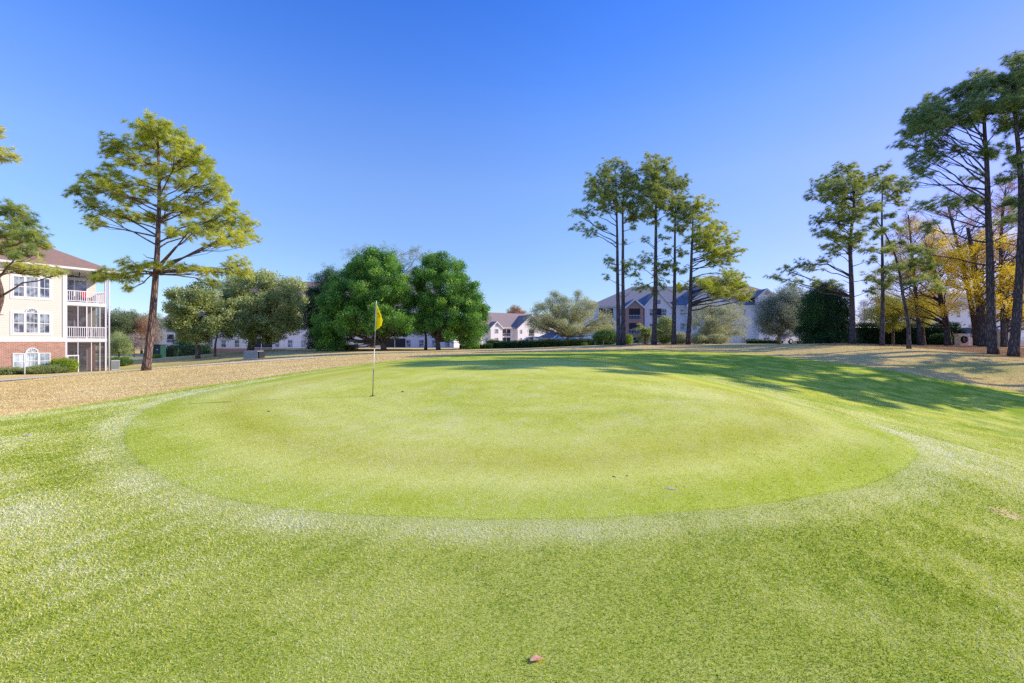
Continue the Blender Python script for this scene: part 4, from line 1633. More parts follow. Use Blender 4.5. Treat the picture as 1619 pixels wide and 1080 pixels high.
# utility boxes
UB = empty('utility_box', (PX(248, 58), 58, tz(PX(248, 58), 58)), R(3), 'dark green electrical cabinet with two pale labels by the left pine', 'utility box')
MB().box(-.8, .8, -.5, .5, -.1, 1.62).build('cabinet', M['util_green'], UB, bevel=.04)
MB().box(-.86, .86, -.56, .56, 1.63, 1.72).build('lid', M['util_green'], UB, bevel=.02)
for sg in (-1, 1): MB().box(sg * .38 - .12, sg * .38 + .12, -.515, -.502, 1.02, 1.12).build('label_plate', M['white'], UB)
MB().box(-.012, .012, -.512, -.502, .05, 1.5).build('door_seam', M['dark'], UB)
TB = empty('transformer_box', (PX(402, 42), 42, tz(PX(402, 42), 42)), R(-4), 'low grey transformer box on the tan lawn below the big oak', 'utility box')
mb = MB()
mb.prism([(-.72, -.45, -.05), (.62, -.45, -.05), (.62, -.45, .72), (-.72, -.45, .72)], (0, .9, 0))
mb.build('cabinet', M['util_grey'], TB, bevel=.03)
MB().box(-.78, .68, -.5, .5, -.15, -.02 + .06).build('base_pad', M['concrete'], TB)
MB().prism([(.622, -.42, .04), (.622, .42, .04), (.622, .42, .66), (.622, -.42, .66)], (.12, 0, -.0)).build('side_vent', M['dark'], TB)
# stakes
for (px, D, col, lab) in ((941, 50, 'post', 'short white marker stake in front of the hedge'), (954, 49, 'red', 'red topped marker stake beside the dark shrub'), (39, 33.2, 'post', 'thin white stake on the lawn in front of the brick wall')):
    x, y = PX(px, D), D
    o = empty('marker_stake', (x, y, tz(x, y)), 0, lab, 'stake')
    MB().tube([(0, 0, -.1), (.01, 0, .78)], .03, 8).build('stake', M['post'], o)
    if col == 'red':
        MB().prism([(-.1, -.05, .45), (.1, -.05, .42), (.06, -.05, .72), (.0, -.05, .88), (-.04, -.05, .72)], (0, .02, 0)).build('flag', M['red'], o)
    else:
        MB().tube([(.01, 0, .781), (.01, 0, .82)], .034, 8).build('cap', M['rim'] if px > 100 else M['post'], o)

# ------------------------------------------------------------------ trees
def G(seed): return np.random.default_rng(seed)


def Z2(lst, ox, oy, k):
    """zoomed measurements back to photo px"""
    out = []
    for p in lst:
        q = [ox + p[0] / k, oy + p[1] / k, p[2] / k, p[3] / k, (p[4] if len(p) > 4 else None)]
        out.append(q)
    return out


# left pine
raw = [(340, 75, 75, 34), (430, 110, 60, 40), (300, 130, 55, 30), (210, 150, 55, 28), (230, 200, 60, 30), (370, 160, 80, 40), (480, 170, 60, 40), (530, 210, 45, 38), (450, 235, 70, 32),
       (310, 225, 60, 28), (130, 290, 55, 22), (220, 310, 70, 28), (60, 360, 55, 26), (160, 345, 60, 28), (120, 425, 45, 28), (250, 370, 75, 28), (110, 480, 40, 22), (215, 440, 55, 26), (340, 330, 60, 28),
       (350, 460, 50, 26), (490, 300, 75, 34), (570, 290, 50, 36), (620, 355, 52, 38), (520, 350, 60, 30), (420, 400, 60, 24), (540, 420, 65, 30), (640, 465, 75, 32), (705, 500, 55, 36), (600, 500, 65, 34),
       (520, 500, 60, 28), (450, 520, 50, 22), (690, 545, 60, 26), (610, 545, 50, 22), (280, 455, 50, 20), (390, 270, 60, 26), (260, 640, 55, 20), (170, 680, 60, 22), (240, 685, 55, 26), (265, 730, 28, 16),
       (120, 690, 35, 16), (430, 645, 45, 16), (520, 665, 60, 18), (600, 665, 50, 18), (680, 640, 42, 26), (700, 672, 42, 22), (580, 705, 26, 14), (330, 635, 30, 12), (370, 640, 25, 10), (310, 80, 40, 30), (400, 70, 40, 25),
       (560, 240, 35, 30), (190, 250, 40, 20), (90, 330, 35, 18), (640, 420, 40, 26), (480, 440, 50, 24)]
g = G(11)
pads = []
for (a, b, rx, ry) in raw:
    px, py = 100 + a / 2.455, 160 + b / 2.455
    py += max(0, 320 - py) * .12
    rw = 70 if py < 260 else (110 if py < 390 else 60)
    q = math.sqrt(max(0.05, 1 - ((px - 255) / 155) ** 2))
    pads.append((px, py, rx / 2.455, ry / 2.455, g.uniform(-1, 1) * rw * .75 * q, .10 * (px - 250) / 100))  # tint rises to the right: sunlit side put into the needle colour
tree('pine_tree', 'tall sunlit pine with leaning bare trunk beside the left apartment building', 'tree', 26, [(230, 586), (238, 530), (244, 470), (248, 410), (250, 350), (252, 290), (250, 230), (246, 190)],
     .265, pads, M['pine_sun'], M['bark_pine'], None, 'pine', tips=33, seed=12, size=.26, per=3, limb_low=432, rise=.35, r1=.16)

# pine cut by the left frame edge
g = G(13)
pads = [(20, 335, 26, 12), (45, 350, 22, 12), (62, 378, 14, 9), (15, 365, 28, 14), (42, 372, 18, 9), (66, 390, 13, 8), (8, 395, 26, 13), (35, 400, 20, 10), (62, 425, 26, 9), (30, 428, 24, 9), (90, 435, 12, 6), (2, 245, 20, 13), (0, 212, 8, 8),
        (-75, 210, 40, 20), (-90, 160, 40, 22), (-110, 260, 45, 22), (-75, 290, 35, 18), (-90, 340, 45, 22), (-60, 370, 30, 16), (-120, 120, 36, 20), (-150, 320, 40, 20), (-90, 400, 45, 18), (-25, 400, 20, 10)]
pads = [(a, b, c_, d_, g.uniform(-1, 1) * 45, (.5 if (b < 260 and a > -10) else (.3 if b > 420 else 0))) for a, b, c_, d_ in pads]
tree('pine_tree', 'pine cut off by the left edge of the picture, boughs over the apartment windows', 'tree', 21, [(-55, 625), (-35, 560), (-12, 505), (1, 470), (-10, 430), (-45, 370), (-75, 280), (-85, 190), (-90, 120)],
     .26, pads, M['pine'], M['bark_pine'], None, 'pine', tips=48, seed=14, size=.22, per=3, limb_low=470, rise=.25, r1=.2)

# middle pines
D = 42
def mid_pine(seed, trunk, polys, extra, label, r0=.27, foli='pine', D=42, n=None, tips=26, low=None, bark='bark_shade', size=.28, rise=.35, dt=0):
    g = G(seed)
    pads = []
    for poly, k, r in polys: pads += pads_from(poly, k, r, g, .68)
    for e in extra: pads.append((e[0], e[1], e[2], e[3], (e[4] if len(e) > 4 else g.uniform(-1, 1) * e[2])))
    return tree('pine_tree', label, 'tree', D, trunk, r0, pads, M[foli], M[bark], None, 'pine', tips=tips, seed=seed, size=size, per=3, limb_low=low, rise=rise, r1=.22, dtint=dt)


mid_pine(21, [(978, 545), (977, 470), (976, 400), (975, 340), (974, 290), (972, 265)], [([(915, 300), (939, 274), (957, 260), (976, 255), (990, 262), (995, 300), (1000, 332), (980, 341), (962, 330), (930, 322)], 26, 14)],
         [(915, 340, 14, 8), (930, 335, 14, 7), (915, 362, 14, 6), (932, 368, 14, 6), (950, 358, 12, 6), (963, 415, 10, 8), (958, 437, 9, 5), (955, 335, 12, 7), (968, 425, 8, 6)], 'left of the two close-set pines in the middle group', .25)
mid_pine(22, [(986, 545), (985, 470), (985, 400), (984, 350), (986, 300), (990, 272)], [([(980, 262), (1000, 262), (1014, 285), (1014, 335), (1010, 350), (990, 345), (982, 300)], 14, 12)],
         [(1000, 345, 14, 8), (1018, 340, 12, 7), (995, 420, 13, 8), (1005, 435, 10, 6), (990, 428, 10, 7), (1006, 360, 10, 5), (988, 385, 6, 4)], 'right of the two close-set pines in the middle group', .25)
mid_pine(23, [(1034, 545), (1036, 480), (1037, 410), (1037, 340), (1038, 280), (1038, 256)], [([(1003, 265), (1027, 247), (1045, 248), (1062, 256), (1070, 275), (1090, 290), (1092, 310), (1070, 335), (1050, 350), (1022, 350), (1006, 325), (1008, 290)], 34, 14)],
         [(1022, 410, 14, 8), (1048, 420, 14, 8), (1015, 455, 15, 8), (1045, 450, 14, 8), (1030, 465, 12, 6), (1020, 380, 9, 5), (1050, 375, 10, 6), (1010, 420, 10, 6), (1038, 435, 10, 8)], 'tallest pine standing in the centre of the middle group', .29)
mid_pine(24, [(1065, 544), (1066, 480), (1067, 410), (1067, 350), (1068, 320)], [([(1050, 330), (1075, 312), (1098, 318), (1098, 360), (1080, 372), (1055, 365)], 15, 12)],
         [(1052, 395, 13, 8), (1080, 400, 13, 8), (1060, 420, 14, 7), (1075, 428, 14, 8), (1048, 430, 12, 7), (1085, 385, 10, 6)], 'dark slender pine second from the right in the middle group', .26)
mid_pine(25, [(1088, 544), (1091, 480), (1093, 420), (1095, 370), (1096, 325)], [([(1088, 322), (1105, 316), (1138, 332), (1148, 355), (1161, 369), (1176, 388), (1174, 410), (1156, 425), (1120, 420), (1100, 395), (1088, 360)], 30, 13),
         ([(1056, 450), (1080, 440), (1120, 432), (1150, 428), (1175, 434), (1190, 450), (1192, 470), (1170, 478), (1150, 478), (1120, 462), (1090, 455), (1060, 472)], 24, 12)],
         [], 'rightmost yellowish pine of the middle group with low spreading boughs', .27, 'pine_sun', rise=.15, low=495)

# right pines
mid_pine(31, [(1348, 544), (1348, 480), (1345, 420), (1344, 380), (1350, 330), (1352, 275)], [([(1278, 293), (1300, 266), (1337, 254), (1362, 268), (1376, 254), (1404, 268), (1395, 290), (1375, 310), (1379, 340), (1373, 372), (1349, 396), (1296, 393), (1281, 361), (1276, 323)], 40, 14)],
         [(1372, 330, 14, 8), (1385, 300, 14, 8), (1325, 385, 14, 8), (1362, 380, 13, 8), (1240, 428, 16, 7), (1262, 420, 16, 7), (1285, 425, 14, 7), (1225, 440, 12, 6), (1255, 448, 14, 6), (1290, 448, 12, 6), (1318, 452, 12, 7), (1300, 410, 12, 6), (1372, 440, 12, 7), (1378, 460, 12, 6), (1320, 400, 12, 6)],
         'pine behind the dark evergreen with low branches reaching left', .27, 'pine', 36, tips=24, low=470, rise=.3)
mid_pine(32, [(1394, 547), (1396, 480), (1395, 400), (1394, 340), (1396, 290)], [], [(1398, 293, 18, 11), (1422, 300, 18, 10), (1412, 285, 14, 8), (1385, 325, 14, 8), (1408, 340, 12, 7), (1425, 320, 13, 8), (1372, 395, 13, 8), (1418, 385, 13, 7), (1405, 312, 14, 7), (1378, 350, 12, 7), (1385, 372, 12, 7), (1400, 430, 12, 8), (1412, 440, 13, 7), (1385, 445, 12, 7), (1402, 455, 11, 7), (1420, 420, 10, 6), (1380, 410, 12, 6), (1430, 290, 10, 6), (1405, 385, 10, 6)],
         'thin straight pine, third trunk from right in the right group', .19, 'pine', 34, low=480)
mid_pine(33, [(1437, 553), (1436, 510), (1428, 470), (1422, 430), (1415, 400), (1400, 370), (1385, 345)], [], [(1400, 395, 14, 8), (1388, 330, 14, 8), (1425, 360, 12, 7), (1476, 420, 14, 7), (1440, 420, 18, 8), (1460, 410, 16, 8), (1470, 440, 16, 8), (1440, 448, 15, 7), (1415, 425, 14, 8), (1490, 455, 14, 6), (1395, 365, 12, 7), (1450, 395, 14, 7)],
         'crooked slim pine leaning left in front of the yellow trees', .15, 'pine', 30, low=470)
mid_pine(34, [(1570, 560), (1567, 500), (1565, 430), (1564, 370), (1562, 300), (1557, 230), (1555, 170), (1553, 125)],
         [([(1420, 222), (1436, 184), (1474, 148), (1503, 128), (1545, 107), (1580, 110), (1590, 165), (1560, 185), (1530, 195), (1505, 195), (1480, 235), (1450, 250), (1425, 240)], 26, 19)],
         [(1450, 272, 18, 10), (1436, 290, 12, 8), (1480, 250, 16, 10), (1512, 238, 14, 8), (1490, 322, 22, 10), (1462, 325, 16, 9), (1556, 238, 16, 10), (1525, 318, 18, 9), (1580, 240, 20, 10), (1585, 200, 16, 10), (1535, 280, 12, 7),
          (1595, 280, 18, 9), (1470, 360, 14, 7), (1600, 320, 18, 9), (1550, 320, 14, 7), (1440, 260, 14, 9), (1590, 350, 14, 7), (1455, 400, 14, 6, 20)],
         'tall dark pine with many bare limbs near the right edge', .31, 'pine_shade', 29, tips=26, low=420, size=.30, rise=.4)
mid_pine(35, [(1603, 562), (1607, 500), (1612, 430), (1616, 350), (1614, 270), (1606, 190), (1600, 110)],
         [([(1578, 100), (1600, 84), (1640, 84), (1680, 110), (1700, 170), (1690, 230), (1640, 240), (1600, 200), (1585, 150)], 26, 20)],
         [(1640, 280, 24, 11), (1605, 250, 18, 10), (1670, 310, 24, 11), (1620, 320, 18, 9), (1690, 370, 24, 10), (1600, 170, 16, 10), (1655, 400, 22, 9)],
         'tallest pine at the extreme right edge, crown cut by the frame', .31, 'pine_shade', 28, tips=28, low=420, size=.30, rise=.4)


# trees to the right of the frame whose shadows lie on the grass
def side_pine(seed, x, y, h, label, w=3.6, tips=24):
    g = G(seed)
    z0 = tz(x, y)
    D = y
    s = D / F
    px = CX + x / s
    base = HY - (z0 - CZ) / s
    top = HY - (z0 + h - CZ) / s
    pads = []
    for k in range(34):
        u = g.uniform(.42, 1)
        ww = w * (1 - (abs(u - .68) / .45) ** 2 * .8)
        a = g.uniform(0, 6.28)
        rr = ww * g.uniform(.2, 1)
        dz = rr * math.sin(a)
        # positions given in photo px at the trunk depth; depth offset in px units
        d = D + dz
        X_ = x + rr * math.cos(a)
        Zz = z0 + h * u
        pads.append((CX + X_ / d * F, HY - (Zz - CZ) / d * F, .8 / s, .45 / s, dz / s))
    return tree('pine_tree', label, 'tree', D, [(px, base), (px + 2, base * .5 + top * .5), (px - 3, top)], .26, pads, M['pine_shade'], M['bark_pine'], 'pines just outside the right side of the view', 'pine', tips=tips, seed=seed, size=.34, per=2, rise=.35)



side_pine(41, 34, 20.5, 20, 'pine outside the right side of the view, nearest of that row', 3.2, 44)
side_pine(42, 40, 23.5, 22, 'pine outside the right side of the view, behind the nearest of that row', 3.6)
side_pine(43, 33, 26, 14, 'pine outside the right side of the view, beside the tall edge pine', 3.0)
side_pine(44, 47, 22.5, 24, 'pine outside the right side of the view, third of the near row', 4)
side_pine(45, 44, 27, 17, 'pine outside the right side of the view, rear outer one', 4)
side_pine(46, 27.5, 20.2, 7.5, 'small young pine outside the right side of the view', 2.0)

# ---- broadleaf and conifer crowns
def leafy(name, label, D, trunk, poly, k, r, foli, seed, r0=.2, tmpl='fine', tips=30, size=.5, bark='bark_grey', flat=.8, low=None, rise=.5, extra=(), dt=0, twigs=True, group=None, per=2, r1=.3, cat='tree', spread=1.1, hhk=.18):
    g = G(seed)
    pads = pads_from(poly, k, r, g, flat) + [(e[0], e[1], e[2], e[3], e[4] if len(e) > 4 else g.uniform(-1, 1) * e[2]) for e in extra]
    return tree(name, label, cat, D, trunk, r0, pads, M[foli], M[bark], group, tmpl, tips=tips, seed=seed, size=size, per=per, limb_low=low, rise=rise, dtint=dt, twigs=twigs, r1=r1, spread=spread, hhk=hhk)


leafy('oak_tree', 'dark olive oak, left of the slim trunk, drooping over the clipped hedge', 48, [(313, 567), (312, 540), (308, 515), (306, 490)],
      [(256, 468), (276, 452), (300, 446), (335, 443), (352, 458), (354, 515), (335, 532), (300, 534), (270, 520), (260, 500)], 34, 13, 'oak', 51, .26, tips=26, size=.42, low=530, dt=.02, tmpl='leaf')
leafy('oak_tree', 'small slim-trunked tree between the two larger oaks at left', 49, [(340, 565), (340, 545), (345, 525), (350, 505)],
      [(325, 490), (345, 470), (375, 470), (392, 495), (388, 525), (360, 530), (335, 525)], 18, 11, 'oak', 52, .14, tips=22, size=.38, low=535, dt=-.05, tmpl='leaf')
leafy('oak_tree', 'broad round-topped live oak behind the grey transformer box', 54, [(396, 554), (397, 535), (402, 515), (410, 480)],
      [(342, 460), (358, 440), (385, 431), (420, 430), (455, 434), (478, 446), (487, 466), (482, 505), (468, 530), (430, 538), (390, 534), (352, 520)], 60, 14, 'oak', 53, .42, tips=28, size=.45, low=525, dt=.14, tmpl='leaf')
leafy('holly_tree', 'very dark holly tree squeezed between the live oak and the big cypress', 57, [(505, 556), (505, 520), (508, 440)],
      [(470, 500), (480, 460), (492, 438), (510, 425), (535, 420), (545, 470), (545, 550), (490, 554), (478, 535)], 42, 13, 'holly', 54, .2, tips=30, size=.45, low=545)
leafy('grey_tree', 'thin-leaved grey tree rising behind both dense cypresses', 66, [(590, 552), (592, 500), (590, 450), (585, 410)],
      [(480, 450), (495, 430), (520, 410), (552, 398), (575, 384), (600, 390), (625, 388), (645, 384), (672, 392), (690, 410), (700, 450), (600, 490), (490, 480)], 80, 14, 'greyleaf', 55, .4, tips=15, size=.36, low=500, flat=.8)
leafy('cypress_tree', 'left of the two dense green cypresses, directly behind the flag', 50, [(607, 553), (604, 520), (595, 480), (590, 420)],
      [(497, 520), (503, 478), (520, 444), (541, 424), (566, 405), (590, 391), (601, 392), (624, 406), (642, 427), (650, 451), (660, 476), (668, 503), (660, 520), (628, 531), (590, 524), (560, 530), (540, 553), (509, 553), (498, 540)],
      190, 9, 'leyland', 56, .34, 'cyp', tips=30, size=.40, low=545, flat=.85, rise=.6, per=1, twigs=False, spread=1.06, hhk=.34)
leafy('cypress_tree', 'right of the two dense green cypresses, leaning over its forked trunk', 52, [(693, 553), (692, 535), (697, 510), (695, 430)],
      [(654, 432), (664, 412), (682, 404), (698, 400), (710, 404), (727, 418), (740, 434), (761, 463), (771, 490), (772, 515), (762, 535), (752, 549), (738, 545), (726, 532), (695, 528), (668, 532), (652, 520), (655, 470)],
      150, 9, 'leyland', 57, .3, 'cyp', tips=30, size=.40, low=540, flat=.85, rise=.6, per=1, twigs=False, spread=1.06, hhk=.34)
leafy('oak_tree', 'small tree trunk standing between the two cypress trunks', 53, [(673, 553), (674, 535), (670, 510)], [(655, 500), (690, 500), (690, 525), (660, 528)], 5, 10, 'oak', 58, .22, tips=12, size=.4, low=530)
leafy('ornamental_tree', 'small round silvery olive tree in front of the long clipped hedge', 58, [(896, 548), (897, 535), (899, 526), (903, 510)],
      [(827, 513), (838, 497), (846, 485), (862, 473), (881, 466), (905, 470), (920, 466), (934, 477), (950, 486), (966, 502), (972, 518), (950, 527), (920, 528), (890, 527), (858, 521), (838, 522)], 70, 10, 'olive', 59, .26, tips=20, size=.36, low=532, rise=.8, flat=.7, extra=[(915, 464, 6, 5), (875, 465, 7, 4)])
leafy('oak_tree', 'round grey-green live oak under the rightmost middle pine', 60, [(1118, 545), (1117, 535), (1120, 515), (1125, 495)],
      [(1086, 510), (1095, 485), (1115, 474), (1145, 475), (1172, 488), (1185, 510), (1182, 530), (1150, 535), (1100, 535), (1088, 525)], 40, 12, 'olive', 60, .3, tips=15, size=.42, low=532, dt=-.1)
leafy('oak_tree', 'dark grey-green tree beside the right tower of the large apartment building', 50, [(1232, 546), (1231, 520), (1232, 490)],
      [(1194, 500), (1202, 478), (1215, 462), (1232, 455), (1255, 452), (1275, 470), (1275, 525), (1240, 530), (1205, 527), (1195, 515)], 44, 12, 'greyleaf', 61, .22, tips=20, size=.42, low=530, dt=-.12)
leafy('holly_tree', 'dense dark evergreen holly left of the low-branched right pine', 40, [(1305, 546), (1305, 500), (1308, 460)],
      [(1262, 535), (1264, 495), (1272, 472), (1290, 452), (1310, 444), (1330, 455), (1345, 480), (1347, 540), (1300, 545)], 66, 12, 'holly', 62, .2, tips=34, size=.34, low=540, dt=0)
leafy('bare_tree', 'pale whitish twiggy tree behind the right pine trunk', 52, [(1368, 546), (1368, 520), (1366, 490)], [(1352, 535), (1352, 490), (1362, 468), (1385, 478), (1392, 520), (1380, 538)], 18, 10, 'whitegrey', 63, .12, tips=14, size=.28, low=540)

# yellow autumn trees at right
leafy('autumn_tree', 'yellow autumn tree with a dark forked trunk between the slim pines', 40, [(1500, 547), (1497, 515), (1490, 480), (1480, 440), (1470, 400)],
      [(1385, 490), (1380, 430), (1405, 370), (1440, 345), (1480, 348), (1520, 380), (1535, 430), (1530, 485), (1500, 505), (1460, 497)], 64, 13, 'yellow', 64, .3, tips=8, size=.40, low=515, bark='bark_shade')
leafy('autumn_tree', 'large multi-stemmed yellow tree behind the tall dark pine', 37, [(1556, 552), (1552, 510), (1550, 480), (1540, 420), (1530, 360)],
      [(1490, 480), (1500, 420), (1510, 380), (1545, 340), (1600, 330), (1650, 360), (1680, 420), (1670, 490), (1610, 505), (1540, 492)], 70, 14, 'yellow', 65, .42, tips=7, size=.40, low=525, bark='bark_shade')
leafy('autumn_tree', 'second yellow tree with a split trunk close to the right edge', 38, [(1590, 552), (1588, 520), (1600, 480), (1612, 430), (1615, 380)],
      [(1580, 500), (1575, 440), (1600, 400), (1650, 400), (1700, 440), (1700, 510), (1620, 520)], 36, 14, 'yellow', 66, .24, tips=8, size=.40, low=525, bark='bark_shade')
leafy('autumn_tree', 'yellow-green tree low behind the straight thin pine', 46, [(1412, 547), (1412, 520), (1414, 490)],
      [(1372, 500), (1378, 470), (1400, 462), (1430, 468), (1445, 490), (1430, 515), (1390, 515)], 26, 12, 'yellowgreen', 67, .16, tips=16, size=.36, low=530)
leafy('autumn_tree', 'yellow-green leaves hanging low left of the forked autumn trunk', 44, [(1462, 548), (1460, 520), (1455, 490)],
      [(1430, 505), (1432, 480), (1455, 468), (1480, 478), (1485, 500), (1460, 512)], 18, 12, 'yellowgreen', 68, .13, tips=14, size=.34, low=530, dt=.15)
leafy('bare_tree', 'nearly leafless tree with fine brown twigs above the yellow crowns', 42, [(1545, 550), (1540, 500), (1525, 430), (1510, 370), (1500, 330)],
      [(1450, 400), (1460, 340), (1490, 300), (1530, 280), (1580, 290), (1620, 330), (1620, 400), (1560, 430), (1490, 430)], 60, 13, 'rust', 69, .3, tips=10, size=.2, low=510, bark='bark_shade')
leafy('bare_tree', 'slender bare tree with sparse rusty leaves between the straight pine and the yellow tree', 39, [(1455, 549), (1452, 500), (1445, 440), (1440, 380), (1436, 340)],
      [(1395, 440), (1405, 370), (1430, 325), (1465, 330), (1490, 370), (1485, 440), (1440, 470)], 46, 12, 'rust', 70, .2, tips=8, size=.2, low=510, bark='bark_shade')
leafy('bare_tree', 'bare brown-twigged tree rising between the two tall dark pines', 36, [(1588, 555), (1586, 500), (1582, 420), (1584, 350), (1590, 300)],
      [(1540, 400), (1550, 320), (1575, 270), (1610, 260), (1640, 300), (1645, 400), (1590, 440)], 50, 12, 'rust', 78, .22, tips=8, size=.2, low=500, bark='bark_shade')
hedge('hedge', 'dark tall clipped hedge in shade behind the right pines', 49, 47, 1352, 1512, 2.1, 1.8, M['holly'], 71, .3, 16)
hedge('hedge', 'long sunlit clipped hedge in front of the cars and white building', 60, 57, 770, 955, .88, 1.2, M['hedge'], 72, .2, 26)
hedge('hedge', 'low ragged hedge strip under the right cypress', 56, 58, 728, 775, .55, 1.0, M['brightshrub'], 73, .2, 22)
hedge('hedge', 'dark hedge in shade beyond the slim oak trunks at left', 64, 72, 268, 328, 1.4, 1.6, M['holly'], 74, .25, 20)
hedge('hedge', 'low dark hedge running to the right end of the large building', 62, 60, 1180, 1235, .5, 1.0, M['holly'], 75, .2, 20)
hedge('hedge', 'low red-brown and green planting strip at the foot of the brick wall', 32.4, 35.2, -20, 62, .42, .8, M['rusthedge'] if 'rusthedge' in M else M['oak'], 76, .16, 40)

# shrubs
shrub('shrub', 'rounded clipped olive green bush under the brick wall window', 'shrub', 34.6, 74, 577.5, 592, 52, M['oak'], 81, .13, 900, dt=-.08)
shrub('shrub', 'bright yellow-green bush at the screened ground floor porch', 'shrub', 35.8, 101, 566, 588, 36, M['brightshrub'], 82, .14, 900, depth=.8)
shrub('shrub', 'dark clipped bush right of the apartment corner post', 'shrub', 44, 189, 565, 583, 33, M['hedge'], 83, .16, 800, dt=-.1)
shrub('shrub', 'bright green weeds at the foot of the green utility box', 'shrub', 56, 247, 560, 567, 14, M['brightshrub'], 84, .12, 160, dt=-.1)
shrub('shrub', 'dark rounded shrub with a sunlit yellow top beside the twin pines', 'shrub', 50, 957, 521, 546, 38, M['hedge'], 85, .22, 1100, dt=.02)
shrub('shrub', 'yellow-green shrub right of the twin pine trunks', 'shrub', 48, 993, 529, 546, 14, M['brightshrub'], 86, .18, 300, dt=-.15)
shrub('shrub', 'tall loose shrub between the palm and the dark slender pine', 'shrub', 52, 1052, 500, 545, 30, M['oak'], 87, .26, 800, dt=.05)
shrub('shrub', 'pale green shrub between the two right trunks of the middle group', 'shrub', 51, 1076, 526, 545, 20, M['olive'], 88, .2, 400)
shrub('shrub', 'low sage coloured shrub left of the round live oak trunk', 'shrub', 57, 1104, 529, 545, 28, M['olive'], 89, .2, 500, dt=-.05)
shrub('shrub', 'low green shrub right of the round live oak trunk', 'shrub', 57, 1133, 528, 545, 34, M['olive'], 90, .2, 500, dt=-.12)
shrub('shrub', 'small dark shrub low by the twin stakes', 'shrub', 48, 925, 544, 548, 10, M['hedge'], 91, .12, 120)
shrub('shrub', 'small bright shrub on the tan grass below the left cypress', 'shrub', 52, 553, 545, 553, 26, M['brightshrub'], 92, .16, 300, dt=-.1)
shrub('shrub', 'light bush in front of the white building beside the right cypress', 'shrub', 70, 778, 536, 548, 12, M['olive'], 93, .22, 300)
shrub('shrub', 'dark shrub row end beneath the wreath wall trees', 'shrub', 45, 1488, 528, 549, 26, M['holly'], 94, .22, 400)

# palm
pd = 50
px_, py_ = PX(1021, pd), pd
pz_ = tz(px_, py_)
PR = empty('palm_tree', (px_, py_, pz_), 0, 'short shaggy palm between the twin pines and the tallest middle pine', 'tree')
g = G(95)
mb = MB()
hp = PZ(524, pd) - pz_
mb.tube([(0, 0, -.1), (.03, 0, hp * .5), (0, 0, hp)], [.2, .17, .2], 9)
mb.build('trunk', M['bark_grey'], PR, True)
vs, tt = [], []
for k in range(70):
    a = g.uniform(0, 2 * math.pi)
    el = g.uniform(-.7, 1.25)
    L = g.uniform(1.0, 1.7)
    prev = None
    side = np.array([-math.sin(a), math.cos(a), 0])
    for j in range(6):
        u = j / 5
        e2 = el - u * 1.0
        p = np.array([math.cos(a) * math.cos(el - u * .5) * L * u, math.sin(a) * math.cos(el - u * .5) * L * u, hp + math.sin(el - u * .6) * L * u])
        if prev is not None:
            for sg in (-1, 1):
                for q in range(3):
                    tip = p + side * sg * .42 * (1 - u * .6) + np.array([math.cos(a), math.sin(a), -.5]) * .22 + g.normal(size=3) * .03
                    base = prev + (p - prev) * (q / 3)
                    vs += [base, base + (p - prev) * .28, tip]
                    tt += [.45 + .25 * math.sin(el) + g.normal() * .1] * 3
        prev = p
np_mesh('crown', np.array(vs), np.arange(len(vs)).reshape(-1, 3), M['oak'], PR, {'tint': np.clip(np.array(tt), 0, 1)})

# distant trees in the gap beside the left building and behind the roofs
leafy('background_tree', 'green tree in the gap right next to the left apartment building', 92, [(182, 558), (183, 530), (184, 510)], [(160, 545), (160, 505), (178, 490), (200, 494), (208, 520), (204, 545)], 30, 11, 'wood_far', 101, .3, tips=18, size=.7, low=550)
leafy('background_tree', 'olive-green tree between the building gap tree and the rusty tree', 98, [(208, 556), (208, 530), (210, 510)], [(188, 540), (192, 498), (212, 493), (232, 498), (240, 520), (230, 545)], 28, 11, 'wood_far', 102, .3, tips=18, size=.7, low=550, dt=.1)
leafy('background_tree', 'rust-brown tree top peeking left of the leaning pine trunk', 94, [(224, 556), (224, 535), (225, 515)], [(213, 530), (216, 508), (228, 502), (240, 508), (242, 535)], 14, 9, 'rust', 103, .25, tips=16, size=.55, low=550)
leafy('background_tree', 'green treetop behind the leaning pine trunk', 104, [(242, 556), (242, 530), (243, 515)], [(228, 520), (232, 500), (246, 496), (258, 505), (256, 535), (235, 538)], 16, 10, 'wood_far', 104, .25, tips=16, size=.6, low=550)
leafy('bare_tree', 'small pinkish bare tree low between the gap trees and the leaning pine', 78, [(212, 560), (212, 550), (213, 540)], [(198, 548), (202, 533), (214, 528), (226, 535), (226, 550)], 12, 8, 'pinkbare', 105, .1, tips=16, size=.3, low=556)
leafy('bare_tree', 'small pinkish bare tree just right of the leaning pine trunk', 74, [(246, 560), (246, 545), (247, 530)], [(234, 545), (238, 515), (250, 508), (256, 530), (254, 548)], 12, 8, 'pinkbare', 106, .1, tips=16, size=.3, low=556)
leafy('background_tree', 'dark low tree in front of the bluish gabled apartment house', 80, [(294, 556), (294, 545), (295, 530)], [(278, 545), (282, 525), (296, 518), (312, 528), (310, 548)], 14, 9, 'holly', 107, .15, tips=18, size=.5, low=552)
leafy('background_tree', 'low bushy tree beside the driveway by the left building', 70, [(188, 566), (188, 550), (188, 540)], [(168, 556), (172, 535), (188, 528), (204, 536), (206, 556)], 16, 9, 'oak', 108, .15, tips=20, size=.45, low=558)
leafy('background_tree', 'orange-brown treetop above the white building roof', 185, [(815, 548), (815, 515), (815, 500)], [(801, 505), (803, 492), (812, 486), (822, 485), (830, 493), (829, 506)], 16, 6, 'rust', 109, .3, tips=24, size=.8, low=530)

